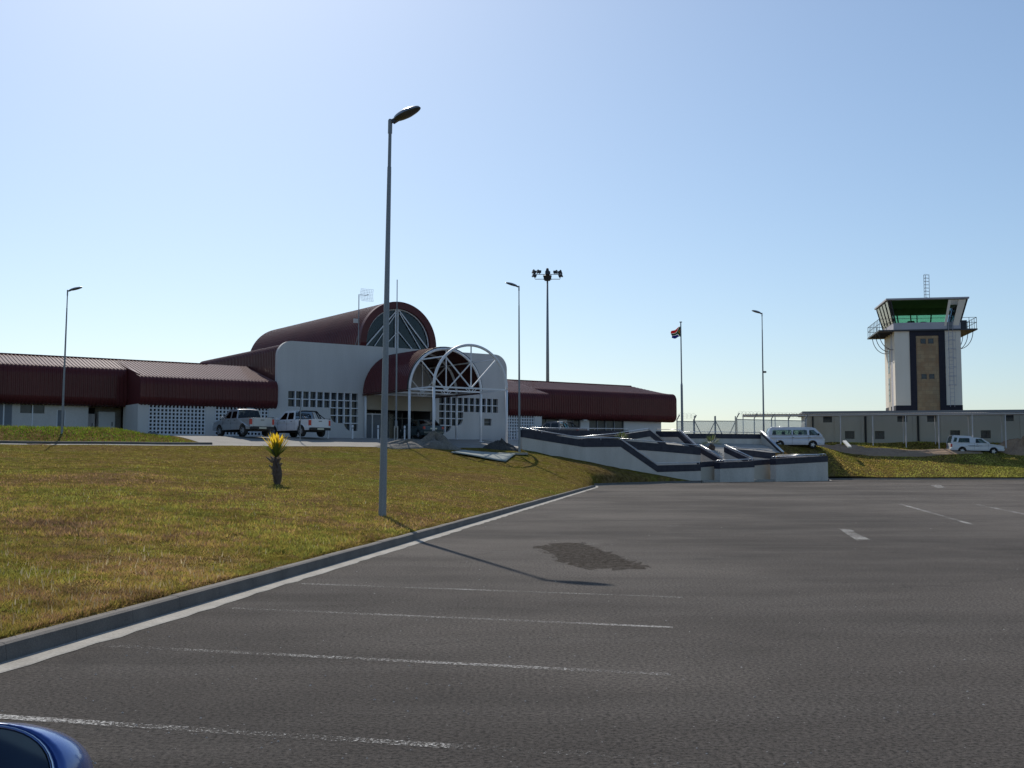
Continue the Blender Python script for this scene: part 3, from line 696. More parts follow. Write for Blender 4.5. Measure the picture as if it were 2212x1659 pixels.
# right wing wall: glazing between piers
mb = MB(); d = 3.3
for a, b in ((23.4, 24.0), (27.9, 28.8), (30.3, 31.3)): mb = MB(); solid(mb, a, b, d, d+.25, z1=5.5); P_(mb, 'wall_pier', 'render_white')
mb = MB(); solid(mb, 35.4, 40.0, d, d+.25, z1=5.5); mb.box(39.8, 40.0, d+.26, 12, GB, 5.6); P_(mb, 'wing_wall', 'render_white')
for a, b in ((24.0, 27.9), (28.8, 30.3), (31.3, 35.4)): mb = MB(); mb.box(a, b, d+.15, d+.19, GB, 5.5); gl = P_(mb, 'wing_glazing', 'window_dark')
mb = MB()
for u in (25.3, 26.6, 29.5, 32.3, 33.3, 34.3): mb = MB(); mb.box(u-.04, u+.04, d+.06, d+.14, GB, 5.5); P_(mb, 'glazing_bar', 'galvanised', gl)
for a, b in ((-30, .3), (19.7, 39.8)): mb = MB(); mb.box(a, b, 13.8, 14, GB, 6.7); P_(mb, 'rear_wall', 'render_grey')
# fascia lights under the eaves
for u in (-2.1, 30.4):
    mb = MB(); mb.box(u-.22, u+.22, -.36 if u < 0 else 2.7, -.2 if u < 0 else 2.9, 5.24, 5.33); P_(mb, 'eave_light', 'plank_white')

# ---------------------------------------------------------------- entrance canopy and white arch frame
E = thing('entrance_canopy', (O.x, O.y, 0), TROT, 'maroon barrel canopy on white steel posts ending in open white arches', 'canopy')
SZ = 6.65; CR = 3.15
mb = MB(); prof = arc(10, SZ, CR, 180, 0, 30)
sweep(mb, prof, -6.65, -.06, .28, .04, lambda a, b, t: (a, t, b), -1); mb.build('canopy_roof', 'maroon_sheet', E)
mb = MB(); mb.grid([[(a, d, b) for a, b in arc(10, SZ, CR-.07, 180, 0, 30)] for d in (-6.63, -.06)]); mb.build('canopy_lining', 'maroon_inner', E)
mb = MB(); mb.tube([(a, -6.68, b) for a, b in arc(10, SZ, CR-.02, 0, 180, 36)], .05, 6); mb.build('canopy_edge', 'black_trim', E)
for a, b in ((6.8, 7.15), (12.85, 13.2)): mb = MB(); mb.box(a, b, -6.6, -.06, SZ-.12, SZ-.03); mb.build('eave_gutter', 'maroon_inner', E)
for o in (.2, 3.4, 6.72, 10.0):
    d = -o
    mb = MB(); mb.tube([(a, d, b) for a, b in arc(10, SZ, 3.0, 0, 180, 36)], .1, 8)
    a_ = mb.build('arch', 'white_paint', E, smooth=True)
    mb = MB()
    mb.bar((7, d, SZ), (13, d, SZ), .11)
    if o > 1:
        c45 = 3*math.cos(R(45)); ap = (10, d, SZ+3)
        mb.bar((10, d, SZ), ap, .07)
        for s_ in (-1, 1):
            mb.bar((10, d, SZ), (10+s_*c45, d, SZ+c45), .08); mb.bar((10+s_*.25, d, SZ), (10, d, SZ-.28), .05)
            mb.bar((10+s_*.5, d, SZ), (10+s_*.25, d, SZ-.2), .04)
        mb.bar((9.75, d, SZ-.2), (10.25, d, SZ-.2), .04)
    mb.build('arch_bracing', 'white_paint', a_)
    for u in (7, 13):
        x, y = xy(u, o); mb = MB(); mb.tube([(u, d, land_z(x, y)-.1), (u, d, SZ)], .09, 10); p = mb.build('post', 'white_paint', E, smooth=True)
        mb = MB(); mb.box(u-.16, u+.16, d-.16, d+.16, land_z(x, y)-.05, land_z(x, y)+.03); mb.build('base_plate', 'white_paint', p)
c45 = 3*math.cos(R(45))
for a, b in ((7, SZ), (13, SZ)): mb = MB(); mb.bar((a, -10, b), (a, -.1, b), .11); mb.build('side_beam', 'white_paint', E)
for a, b in ((10-c45, SZ+c45), (10, SZ+3), (10+c45, SZ+c45)): mb = MB(); mb.bar((a, -10, b), (a, -.3, b), .09); mb.build('purlin', 'white_paint', E)

# ---------------------------------------------------------------- ramp walls
def wall_poly(name, top_px, const, val, z_base, thick, label, band=.52, rail=True, rr=.026, group='rendered ramp walls with dark tile bands', cat='retaining wall', rail_h=.16, mat='ramp_render'):
    """wall on a plane parallel to the front (const 'o') or square to it (const 'u'); its top edge measured in the photo"""
    prj = plane_o if const == 'o' else plane_u
    top = [prj(a, b, val) for a, b in top_px]
    if const == 'u': top = [(-o, z) for o, z in top]           # local y
    top.sort()
    x0, zc = top[0]
    mid = (top[0][0]+top[-1][0])/2
    lx, ly = ((mid, -val) if const == 'o' else (val, mid))
    wx, wy = O.x+U.x*lx-N.x*ly, O.y+U.y*lx-N.y*ly
    base = min(z_base(t) if callable(z_base) else z_base for t in (top[0][0], top[-1][0]))
    e = thing(name, (wx, wy, max(base, 0)), TROT if const == 'o' else TROT+R(90), label, cat, group)
    bz = e.location.z
    # local axes: x along the wall, y = thickness (away from the viewer for 'o')
    f = lambda a, b, off: (a-mid, off, b-bz)
    zb = z_base if callable(z_base) else (lambda t: z_base)
    bot = [(t, zb(t)-.3) for t, z in top]
    body = [(t, z-.03) for t, z in top]
    k0, k1 = (0, thick) if const == 'o' else (-thick/2, thick/2)
    mb = MB(); mb.prism([bot+[(t, z-band) for t, z in top][::-1]], lambda a, b: f(a, b, k0), lambda a, b: f(a, b, k1)); mb.build('wall', mat, e)
    mb = MB(); ext = .012
    low = [(t, z-band) for t, z in top]; hi = top
    lo2 = [(low[0][0]-ext, low[0][1])]+low[1:-1]+[(low[-1][0]+ext, low[-1][1])]; hi2 = [(hi[0][0]-ext, hi[0][1])]+hi[1:-1]+[(hi[-1][0]+ext, hi[-1][1])]
    mb.prism([lo2+hi2[::-1]], lambda a, b: f(a, b, k0-.02), lambda a, b: f(a, b, k1+.02)); mb.build('tile_band', 'slate_tile', e)
    if rail:
        mb = MB(); c = (k0+k1)/2
        pts = [Vector(f(t, z+rail_h, c)) for t, z in top]
        for off in (-.07, .07): mb.tube([p+Vector((0, off, 0)) for p in pts], rr, 8)
        for a, b in zip(pts, pts[1:]):
            n_ = max(1, int((b-a).length/1.6))
            for i in range(n_+1):
                p = a+(b-a)*i/n_; mb.tube([p, p-Vector((0, 0, rail_h+.02))], .02, 6)
        mb.build('handrail', 'rail_metal', e, smooth=True)
    return e
Z4 = lambda x, y: (x*.3164+1092.3, y*.3164+896.1)
zland = lambda o: (lambda u: max(0.0, land_z(*xy(u, o+.3))-.1))
W1 = [Z4(113, 103), Z4(530, 172), Z4(785, 172), Z4(1035, 345), Z4(1331, 338)]
wall_poly('ramp_wall', W1, 'o', 12.54, lambda u: max(0, 2.35*(29.45-u)/16.6), .3, 'longest rendered ramp wall, rising from the car park kerb to the lamp post, with dark tile band and handrail', .5)
wall_poly('ramp_wall', [Z4(795, 176), Z4(1100, 200), Z4(1330, 222)], 'o', 9.6, .6, .3, 'inner ramp wall just behind the sloped drop of the longest ramp wall', .62)
wall_poly('ramp_wall', [Z4(500, 165), Z4(760, 140), Z4(985, 105), Z4(1100, 200)], 'o', 7.6, 1.4, .3, 'peaked ramp wall behind the upper flat of the longest ramp wall, beside the small left palm', .5)
wall_poly('ramp_wall', [Z4(112, 100), Z4(500, 106), Z4(840, 108)], 'o', 6.0, 2.6, .25, 'low straight parapet wall along the top of the ramps, in front of the parked vehicle roof', .42)
wall_poly('ramp_wall', [Z4(1035, 112), Z4(1185, 112), Z4(1300, 217), Z4(1345, 222)], 'u', 35.0, 0.9, .3, 'stair parapet with bright short top rail and one steep drop, between the two ramp palms', .5)
wall_poly('ramp_wall', [Z4(1330, 218), Z4(1480, 305)], 'u', 33.2, 0.2, .3, 'left one of the two short sloped stair parapets above the narrow middle block', .45)
wall_poly('ramp_wall', [Z4(1500, 218), Z4(1685, 305)], 'u', 36.8, 0.2, .3, 'right one of the two short sloped stair parapets above the narrow middle block', .45)
wall_poly('ramp_wall', [Z4(1205, 128), Z4(1480, 129), Z4(1742, 132)], 'o', 4.6, 1.6, .3, 'straight rear wall under the security fence, ending at the bright sloped rail', .42)
wall_poly('ramp_wall', [Z4(1745, 122), Z4(1895, 268)], 'u', 45.0, 0.4, .25, 'steep end wall with a bright broad sloped rail beside the white minibus', .1, rr=.075)
wall_poly('ramp_wall', [Z4(1560, 232), Z4(1700, 245), Z4(1840, 262)], 'o', 8.2, .2, .3, 'dark banded inner wall behind the gap beside the right hand block', .55)
# back walls seen through the two openings; cream tint stands in for warm bounced light
wall_poly('ramp_wall', [Z4(1322, 322), Z4(1466, 312)], 'o', 11.7, 0.05, .25, 'cream wall at the back of the opening left of the middle block', .42, rail=False, mat='render_cream')
wall_poly('ramp_wall', [Z4(1680, 312), Z4(1845, 300)], 'o', 11.7, 0.05, .25, 'cream wall at the back of the opening right of the middle block', .42, rail=False, mat='render_cream')
def block(u0_, u1_, o0, o1, ztop0, ztop1, label, band=.5):
    x, y = xy((u0_+u1_)/2, (o0+o1)/2); e = thing('ramp_block', (x, y, 0), TROT, label, 'retaining wall', 'rendered blocks at the foot of the ramps')
    hx, hy = (u1_-u0_)/2, (o1-o0)/2
    def slab(z0a, z0b, z1a, z1b, g):
        return [(sx*(hx+g), sy*(hy+g), (z0a if sx < 0 else z0b) if k == 0 else (z1a if sx < 0 else z1b)) for k in (0, 1) for sy in (-1, 1) for sx in (-1, 1)]
    fs = [(0, 2, 3, 1), (4, 5, 7, 6), (0, 1, 5, 4), (2, 6, 7, 3), (0, 4, 6, 2), (1, 3, 7, 5)]
    MB().add(slab(-.2, -.2, ztop0-band, ztop1-band, 0), fs).build('wall', 'ramp_render', e)
    MB().add(slab(ztop0-band, ztop1-band, ztop0, ztop1, .02), fs).build('tile_band', 'slate_tile', e)
    mb = MB(); r = .15
    for sy in (-1, 1):
        pts = [(-hx+.1, sy*(hy-.12), ztop0+r), (hx-.1, sy*(hy-.12), ztop1+r)]
        mb.tube(pts, .026, 8)
        for i in range(3):
            p = Vector(pts[0])+(Vector(pts[1])-Vector(pts[0]))*i/2; mb.tube([p, p-Vector((0, 0, r+.02))], .02, 6)
    for s_ in (-1, 1): mb.tube([(s_*(hx-.1), -hy+.12, (ztop0 if s_ < 0 else ztop1)+r), (s_*(hx-.1), hy-.12, (ztop0 if s_ < 0 else ztop1)+r)], .026, 8)
    mb.build('handrail', 'rail_metal', e, smooth=True); return e
block(31.3, 35.15, 12.15, 12.75, 1.55, 1.66, 'narrow rendered block with dark tile top standing between the two ramp openings')
block(37.5, 43.9, 12.3, 12.9, 1.85, 2.1, 'widest rendered block with dark tile top at the right end of the ramps')
block(43.4, 43.85, 7.6, 12.27, 2.0, 2.08, 'return wall running back from the right end of the widest rendered block')
draped('ramp_paving', 'concrete', np.linspace(14, 41.1, 60), np.linspace(4.3, 12.1, 18), .03)
draped('ramp_paving', 'concrete', np.linspace(41.1, 44.8, 8), np.linspace(4.7, 7.0, 8), .03)
# floor and step of the openings
mb = MB(); 
for a, b in ((29.5, 31.3), (35.2, 37.5)):
    x, y = xy((a+b)/2, 11.8); mb2 = MB(); mb2.box(-(b-a)/2+.01, (b-a)/2-.01, -.95, .3, -.1, .16); s_ = mb2.build('ramp_floor', 'concrete'); s_.location = (x, y, 0); s_.rotation_euler = (0, 0, TROT); tag(s_, kind='structure')
# ---------------------------------------------------------------- lamp posts, masts
def lamp_post(x, y, z, h, lean, hx, hy, rise, label, s=1.0, hl=.70):
    e = thing('lamp_post', (x, y, z), 0, label, 'street lamp', 'galvanised lamp posts'); e.rotation_euler = (0, lean, 0)
    k = .088*s; mb = MB(); zs = h*.88
    mb.lathe([(0, -.2), (k, -.2), (k*.52, zs), (k*.52, zs+.01), (k*.44, zs+.03), (k*.42, h-.18), (k*.42, h-.16), (0, h-.16)], n=16)
    mb.build('pole', 'galvanised', e, smooth=False)
    mb = MB(); mb.lathe([(0, h-.28), (k*.56, h-.28), (k*.56, h+.02), (k*.4, h+.05), (0, h+.05)], n=12)
    d = Vector((hx, hy, 0)).normalized(); a = Vector((0, 0, h-.02)); b = a+d*.28+Vector((0, 0, .06))
    mb.tube([a, b], k*.5, 8); mb.build('collar', 'galvanised', e)
    # lamp head: flattened egg, long axis along d and tilted up
    up = Vector((0, 0, 1)); ax = (d+up*rise).normalized(); sd = ax.cross(up).normalized(); nn = sd.cross(ax)
    c = a+d*.10+up*.03+ax*(hl*.5)
    def shell(f0, f1, sc_, drop=0):
        P = []
        for i in range(25):
            t = -1+2*i/24; r = math.sqrt(max(0, 1-t*t))**.8*(1-.18*t if t > 0 else 1+.0*t); r = max(r, .02); P.append([])
            for j in range(13):
                q = f0+(f1-f0)*j/12
                P[-1].append(c+ax*(t*hl*.5*sc_)+sd*(math.cos(q)*.175*r*s*sc_)+nn*((math.sin(q)*(.125 if math.sin(q) > 0 else .07)*r-drop)*s*sc_))
        return P
    mb = MB(); mb.grid(shell(0, PI, 1)); hd = mb.build('lamp_head', 'lamp_shell', e, smooth=True)
    mb = MB(); mb.grid(shell(-PI, 0, .97)); mb.build('lens', 'lamp_under', hd, smooth=True)
    mb = MB(); mb.bar(a+d*.06, c-ax*hl*.36, .1*s, .09*s); mb.build('bracket', 'dark_steel', hd)
    return e
b0 = ray_ground(826, 1115)
kt, mt = km(843, 262); ht = (H+mt*b0.y)-b0.z; lx = math.atan2(kt*b0.y-b0.x, ht)
lamp_post(b0.x, b0.y, b0.z, ht, lx, 1, -.38, .36, 'tallest nearest grey lamp post standing in the grass beside the kerb, lamp pointing right')
def lamp_px(bx, by, tx, ty, Y, hx, hy, rise, label, zb=None, s=1.0, hl=.74):
    if Y is None: b = ray_ground(bx, by)
    else:
        b = at(bx, by, Y)
        if zb is not None: b.z = zb
    k, m_ = km(tx, ty); h = (H+m_*b.y)-b.z
    return lamp_post(b.x, b.y, b.z, h, math.atan2(k*b.y-b.x, h), hx, hy, rise, label, s, hl)
lamp_px(133, 950, 146, 628, 64, 1, -.2, .2, 'grey lamp post on the left grass island before the left wing', s=.8, hl=.85)
lamp_px(1122, 970, 1121, 619, 73, -1, -.3, .25, 'grey lamp post at the upper end of the long ramp wall, lamp pointing left', s=.9, hl=.85)
l4 = lamp_px(1650, 950, 1646, 677, 103.5, -1, -.2, .25, 'grey lamp post behind the ramps beside the white minibus', zb=2.6, s=1.05, hl=.95)
mb = MB(); mb.box(.02, .3, -.12, .12, 7.2, 7.36); mb.build('side_light', 'lamp_under', l4)
# floodlight mast behind the right wing
def flood():
    p = at(1183, 824, 125); z = 3.5; h = at(1183.5, 594, 125).z-z
    e = thing('floodlight_mast', (p.x, p.y, z), 0, 'very tall grey mast crowned with a ring of dark floodlights behind the roof', 'floodlight mast')
    mb = MB(); mb.lathe([(0, 0), (.22, 0), (.165, h*.55), (.09, h), (0, h)], n=14); mb.build('mast', 'galvanised', e, smooth=True)
    mb = MB(); mb.lathe([(0, h-.7), (.32, h-.65), (.5, h-.1), (.24, h+.0), (.2, h+.45), (.12, h+.75), (0, h+.8)], n=12)
    mb.build('head_frame', 'dark_steel', e)
    mb = MB(); pos = [(-1.42, .1, .35), (-.88, .3, .42), (.86, .3, .38), (1.35, .1, .3), (-1.42, -.5, -.18), (1.4, -.5, -.18), (0, -.6, .05)]
    for zz, r, yy in ((h+.1, 1.4, .2), (h-.55, 1.4, -.45)): mb.bar((-r, yy, zz), (r, yy, zz), .06)
    for s_ in (-.4, .4): mb.bar((s_, -.3, h-.6), (s_, .1, h+.1), .06)
    mb.build('cross_arm', 'dark_steel', e)
    for x, y, z_ in pos:
        mb = MB(); tx = .35 if x < 0 else -.35; a = Vector((x, y, h+z_)); d = Vector((1 if x > 0 else -1 if x < 0 else .01, -.2, .35 if abs(x) > 1 else .05)).normalized()
        mb.bar(a-d*.16, a+d*.16, .42, .28); mb.bar(a+d*.15, a+d*.27, .56, .38); mb.bar(a, a-Vector((0, 0, .3)), .08)
        mb.build('floodlight', 'dark_steel', e)
flood()
# flagpole with the national flag
p = at(1474, 932, 100); z = 3.2; h = at(1470.5, 695, 100).z-z; lean = math.atan2(at(1470.5, 695, 100).x-p.x, h)
e = thing('flagpole', (p.x, p.y, z), 0, 'slim flagpole rising behind the ramps with a flag near its top', 'flagpole'); e.rotation_euler = (0, lean, 0)
mb = MB(); mb.lathe([(0, 0), (.12, 0), (.1, h*.48), (.065, h*.5), (.05, h-.1), (.05, h-.08), (.12, h-.06), (.12, h), (0, h+.03)], n=10); mb.build('pole', 'galvanised', e)
fl = thing('flag', (p.x+math.sin(lean)*(h-.3), p.y, z+h-.3), 0, 'small multicoloured flag drooping leftwards from the flagpole', 'flag')
NX, NY = 30, 20; W_, H_ = 1.0, .98; mb = MB(); V = []
for i in range(NX+1):
    for j in range(NY+1):
        u = i/NX; v = j/NY; V.append((-u*W_*(.86+.05*math.sin(v*6)), .10*math.sin(u*9+v*2.2)*u**.5, -.12-v*H_*(.95-.28*u)-u*.46+.05*math.sin(u*8)))
n0 = len(mb.v); mb.v += V
for i in range(NX):
    for j in range(NY):
        u = (i+.5)/NX; v = (j+.5)/NY; y = abs(v-.5); d = min(abs(y-u*.62)/1.18 if u < .42 else 9, y if u > .3 else 9)
        if u < .42 and y < .5-u*1.25-.26: mi = 5
        elif u < .42 and y < .5-u*1.25-.18: mi = 4
        elif y < .1 or (u < .45 and y < .62-u*1.25): mi = 2
        elif y < .165 or (u < .5 and y < .70-u*1.25): mi = 3
        else: mi = 0 if v < .5 else 1
        a = n0+i*(NY+1)+j; mb.f.append((a, a+1, a+NY+2, a+NY+1)); mb.mi.append(mi)
o = mb.build('flag_cloth', ['flag_red', 'flag_blue', 'flag_green', 'flag_white', 'flag_gold', 'flag_black'], fl, smooth=True)
s_ = o.modifiers.new('solid', 'SOLIDIFY'); s_.thickness = .006
# bare pole before the entrance (thick foot)
p = Vector((*xy(4.9, 7.6), 0)); k, m_ = km(855.5, 949); Y = 75.5; p = at(855.5, 949, Y); p.z = land_z(p.x, p.y)
h = at(857.5, 604, Y).z-p.z
e = thing('bare_pole', (p.x, p.y, p.z), 0, 'thin bare pole with thick square foot on the rubble before the entrance', 'pole')
mb = MB(); mb.lathe([(0, 1.5), (.055, 1.5), (.05, h*.62), (.035, h*.63), (.028, h), (0, h)], n=8); mb.build('upper_pole', 'galvanised', e)
mb = MB(); mb.box(-.13, -.05, -.1, .1, -.2, 1.15); mb.box(.05, .13, -.1, .1, -.2, 1.15); mb.box(-.2, .2, -.2, .2, -.2, .12); mb.build('foot_channel', 'concrete', e)
mb = MB(); mb.lathe([(0, 1.05), (.085, 1.05), (.085, 1.5), (0, 1.6)], n=8); mb.build('sleeve', 'galvanised', e)
# roof antennas
x, y = xy(6.55, -.18); zb = 10.26
e = thing('antenna_mast', (x, y, zb), TROT, 'slim mast with wire grid dish on top of the white front wall', 'antenna')
ha = at(776, 634, 83.5).z-zb
mb = MB(); mb.tube([(0, 0, -.3), (0, 0, ha)], .035, 8); mb.bar((0, 0, .9), (0, .5, .1), .03); mb.build('pole', 'galvanised', e)
mb = MB(); c = Vector((.5, -.15, ha-.05))
for i in range(9):
    t = -1+i/4
    mb.tube([c+Vector((.52*t, -.12*(t*t+s*s), .45*s)) for s in np.linspace(-1, 1, 7)], .007, 4)
    mb.tube([c+Vector((.52*s, -.12*(t*t+s*s), .45*t)) for s in np.linspace(-1, 1, 7)], .007, 4)
mb.bar(c, c+Vector((0, -.42, 0)), .04); mb.bar(c+Vector((-.5, 0, 0)), c, .04); mb.build('grid_dish', 'galvanised', e)
mb = MB(); mb.box(-.42, -.08, -.05, .05, ha*.44, ha*.44+.32); mb.build('antenna_box', 'walkway_sheet', e)
# white bollards along the forecourt edge
def bollard():
    e = thing('bollard', (0, 0, 0), 0, 'x', 'bollard', 'short white bollards along the forecourt edge')
    mb = MB(); mb.lathe([(0, -.1), (.055, -.1), (.055, .80), (.06, .80), (.065, .83), (.065, .93), (.05, .97), (0, .98)], n=12); mb.build('post', 'white_paint', e, smooth=False)
    mb = MB(); mb.lathe([(.058, .72), (.058, .78)], n=12); mb.build('band', 'galvanised', e); return e
bl0 = None
for zx, zy, lab in ((727, 1246, 'short white bollard nearest the right pickup truck'), (924, 1248, 'short white bollard below the stepped grid window'), (1128, 1248, 'short white bollard between the entrance door and the tall lamp post'),
                (1340, 1248, 'short white bollard right of the bare pole with the thick foot')):
    px, py = zx*.2701+512, zy*.2701+614.4; k, m_ = km(px, 940)
    u, _ = plane_o(px, 940, 5.6); x, y = xy(u, 5.6)
    b = bl0 if bl0 is None else copy_tree(bl0)
    if b is None: b = bl0 = bollard()
    b.location = (x, y, land_z(x, y)); b['label'] = lab
for px, lab in ((1104, 'leftmost of the three bollards before the right block lattice'), (1111, 'middle one of the three bollards before the right block lattice'), (1118.5, 'rightmost of the three bollards before the right block lattice')):
    u, _ = plane_o(px, 940, 1.6); x, y = xy(u, 1.6); b = copy_tree(bl0); b.location = (x, y, land_z(x, y)); b['label'] = lab
# small sign post behind the right pickup
u, _ = plane_o(648.3, 940, 8.6); x, y = xy(u, 8.6); z = land_z(x, y)
e = thing('sign_post', (x, y, z), TROT, 'thin grey sign post seen edge on before the right pickup truck', 'sign')
mb = MB(); mb.tube([(0, 0, -.2), (0, 0, 2.75)], .035, 8); mb.build('post', 'galvanised', e)
mb = MB(); c = Vector((0, 0, 1.2)); ax = Vector((.96, -.2, 0)).normalized(); sd = Vector((.2, .96, 0)).normalized()
vs = [c+ax*f+sd*(.2*math.cos(PI*i/12))+Vector((0, 0, .2*math.sin(PI*i/12))) for f in (.0, .03) for i in range(24)]
vs = [v+Vector((-.07, 0, 0)) for v in vs]
mb.add(vs, [tuple(range(24))[::-1], tuple(range(24, 48))]+[(i, (i+1) % 24, (i+1) % 24+24, i+24) for i in range(24)]); mb.build('sign_disc', 'dark_steel', e)

# ---------------------------------------------------------------- rubble, sheet, plank
def heap(name, c, rx, ry, h, mat, label, cat, rot=0, seed=1, n=26):
    rnd = random.Random(seed); e = None; mb = MB(); P = []
    ph = [rnd.uniform(0, 6) for _ in range(6)]
    for i in range(13):
        r = i/12; P.append([])
        for k in range(n):
            a = 2*PI*k/n; q = r*(1+.15*math.sin(3*a+ph[0])+.1*math.sin(5*a+ph[1])); x, y = rx*q*math.cos(a), ry*q*math.sin(a)
            X = c[0]+x*math.cos(rot)-y*math.sin(rot); Y = c[1]+x*math.sin(rot)+y*math.cos(rot)
            hh = h*(max(0, 1-r**1.5))*(1+.35*math.sin(a*2+ph[2]+r*4)+.2*math.sin(a*5+ph[3]))+rnd.uniform(-.05, .05)*h
            P[-1].append((X-c[0], Y-c[1], land_z(X, Y)-c[2]+hh-(.12 if i == 12 else 0)))
    mb.grid(P, True); o = mb.build(name, mat); o.location = c; tag(o, label, cat); return o
p = at(880, 951, 72.5); heap('rubble_heap', (p.x, p.y, land_z(p.x, p.y)), 2.6, 1.1, .35, 'rubble', 'long low grey heap of rubble around the bare pole foot', 'rubble heap', TROT, 3)
p = at(940, 948, 73.5); heap('rubble_heap', (p.x, p.y, land_z(p.x, p.y)), 1.6, .9, .75, 'rubble', 'higher grey heap of rubble below the white canopy posts', 'rubble heap', .2, 8)
p = at(1083, 957, 76); heap('dark_heap', (p.x, p.y, land_z(p.x, p.y)), 1.2, .7, .5, 'dark_heap', 'small blackish heap of soil left of the upper ramp lamp post', 'soil heap', 0, 12)
def obj_box(name, mat, c, dims, rot, label, cat, bev=.01):
    mb = MB(); x, y, z = dims; mb.box(-x/2, x/2, -y/2, y/2, 0, z); o = mb.build(name, mat, bevel=bev); o.location = c; o.rotation_euler = rot; return tag(o, label, cat)
p0 = at(1045, 959, 71.5)
mb = MB(); P = []
for i in range(9):
    P.append([])
    for j in range(7):
        x, y = -1.7+3.4*i/8+.1*(j-3), -1.6+3.2*j/6; X, Y = p0.x+x, p0.y+y
        P[-1].append((x, y, land_z(X, Y)-land_z(p0.x, p0.y)+.12+.03*math.sin(i*.5)*(1-j/9)))
mb.grid(P); o = mb.build('flat_sheet', 'panel_sheet', smooth=True); o.location = (p0.x, p0.y, land_z(p0.x, p0.y)); s_ = o.modifiers.new('solid', 'SOLIDIFY'); s_.thickness = .05
tag(o, 'pale green grey sheet lying on the grass edge near the ramps', 'sheet')
p = at(1108, 962, 73.5); obj_box('concrete_slab', 'concrete', (p.x, p.y, land_z(p.x, p.y)-.02), (1.9, .5, .14), (0, 0, .1), 'short pale concrete slab lying left of the upper ramp lamp post', 'slab')
p = at(1828, 960, 109); z = land_z(p.x, p.y); k = at(1836, 967.5, 106)
mb = MB(); a = at(1824, 953, 108.5); b = at(1836, 966, 106.5); a.z = max(a.z, land_z(a.x, a.y)+.1); mb.bar(Vector(), b-a, .32, .14); o = mb.build('white_plank', 'plank_white'); o.location = a
tag(o, 'white plank lying aslant on the soil in front of the outbuilding', 'plank')
# air conditioning cabinets before the left wing
for u, d_, w_, h_, lab, mt_ in ((-10.7, -4.3, 1.1, 1.75, 'white upright cabinet beside the left wing doorway', 'render_white'), (-11.9, -4.6, .95, 1.6, 'duller grey cabinet left of the white upright cabinet', 'walkway_sheet')):
    x, y = xy(u, d_); e = thing('equipment_cabinet', (x, y, G), TROT, lab, 'cabinet')
    mb = MB(); mb.box(-w_/2, w_/2, -.4, .4, 0, h_); mb.build('casing', mt_, e, bevel=.02)
    mb = MB(); mb.box(-w_*.4, w_*.4, -.42, -.402, h_*.1, h_*.9); mb.build('door', mt_, e)
    mb = MB(); mb.box(w_*.28, w_*.33, -.45, -.42, h_*.45, h_*.6); mb.build('handle', 'dark_steel', e)
# small meter box at the foot of the lattice wall
x, y = xy(-8.9, .35); o = obj_box('meter_box', 'blue_grey_panel', (x, y, G), (.5, .25, .3), (0, 0, TROT), 'small grey box at the foot of the left lattice wall pier', 'box')

# ---------------------------------------------------------------- palms
def palm(base, h_tr, n, fl_, lean, label, mats, lo=.25, hi=1.2, r=.16, dead=True, seed=1, fan=1.0):
    rnd = random.Random(seed); e = thing('palm', tuple(base), 0, label, 'palm')
    mb = MB(); pts = []; rs = []
    for i in range(9):
        t = i/8; pts.append((lean*t*h_tr+.03*math.sin(t*5), 0, h_tr*t-.05)); rs.append(r*(.75+1.0*math.sin(PI*min(1, t*.8+.14))**1.5)*(1 if t < .7 else 1-.62*(t-.7)/.3))
    mb.tube(pts, rs, 12)
    for i in range(260):                         # ragged leaf bases
        t = rnd.uniform(.05, .98); a = rnd.uniform(0, 2*PI); rr = r*(.62+.9*math.sin(PI*min(1, t*.86+.16)))*.9
        p = Vector((lean*t*h_tr+rr*math.cos(a), rr*math.sin(a), h_tr*t)); q = p+Vector((math.cos(a)*rnd.uniform(.03, .11), math.sin(a)*.09, rnd.uniform(-.06, .13)))
        sd = Vector((-math.sin(a), math.cos(a), 0))*.022; mb.add([p-sd, p+sd, q], [(0, 1, 2)])
    mb.build('trunk', 'palm_trunk', e)
    if dead:
        mb = MB()
        for a, t, L in ((2.9, .72, .34), (2.5, .80, .26), (-.4, .6, .2), (3.3, .5, .24), (.5, .8, .16), (3.0, .3, .16), (.2, .25, .15)):
            p = Vector((lean*t*h_tr, 0, h_tr*t)); q = p+Vector((math.cos(a)*L, math.sin(a)*L*.5, L*.55)); mb.tube([p, (p+q)/2+Vector((0, 0, -.03)), q], [.06, .05, .02], 6)
        mb.build('dead_stub', 'palm_fibre', e)
    top = Vector((lean*h_tr, 0, h_tr-.08))
    for mi, mat in enumerate(mats):
        mb = MB()
        for i in range(n//len(mats)):
            a = rnd.uniform(0, 2*PI); el = rnd.uniform(lo, hi) if mi == 0 else rnd.uniform(lo*.8, hi)
            L = fl_*rnd.uniform(.8, 1.1); d = Vector((math.cos(a)*math.cos(el)*fan, math.sin(a)*math.cos(el)*fan, math.sin(el))).normalized()
            st = top+d*L*(.0 if mi else .42); P1 = []; side = d.cross(Vector((0, 0, 1))).normalized() if abs(d.z) < .99 else Vector((1, 0, 0))
            wd = L*.035
            if mi == 0: L2 = L*1.0
            else: L2 = L*.78
            for k in range(6):
                t = k/5; p = st+d*(L2-(.42*L if mi == 0 else 0))*t+Vector((0, 0, -.10*L*t*t)); w_ = wd*(math.sin(PI*min(1, .18+t*.8)))*(1.25 if mi else 1)
                P1.append([p-side*w_, p+Vector((0, 0, -w_*.5)), p+side*w_])
            mb.grid(P1)
        mb.build('frond_tips' if mi == 0 and len(mats) > 1 else 'fronds', mat, e)
    return e
pb = ray_ground(598, 1046)
palm(pb, .92, 120, .86, -.03, 'young palm with bright yellow leaf tips and thick ragged trunk on the grass', ['frond_yellow', 'frond_green'], 1.02, 1.52, .085, seed=5, fan=1.15)
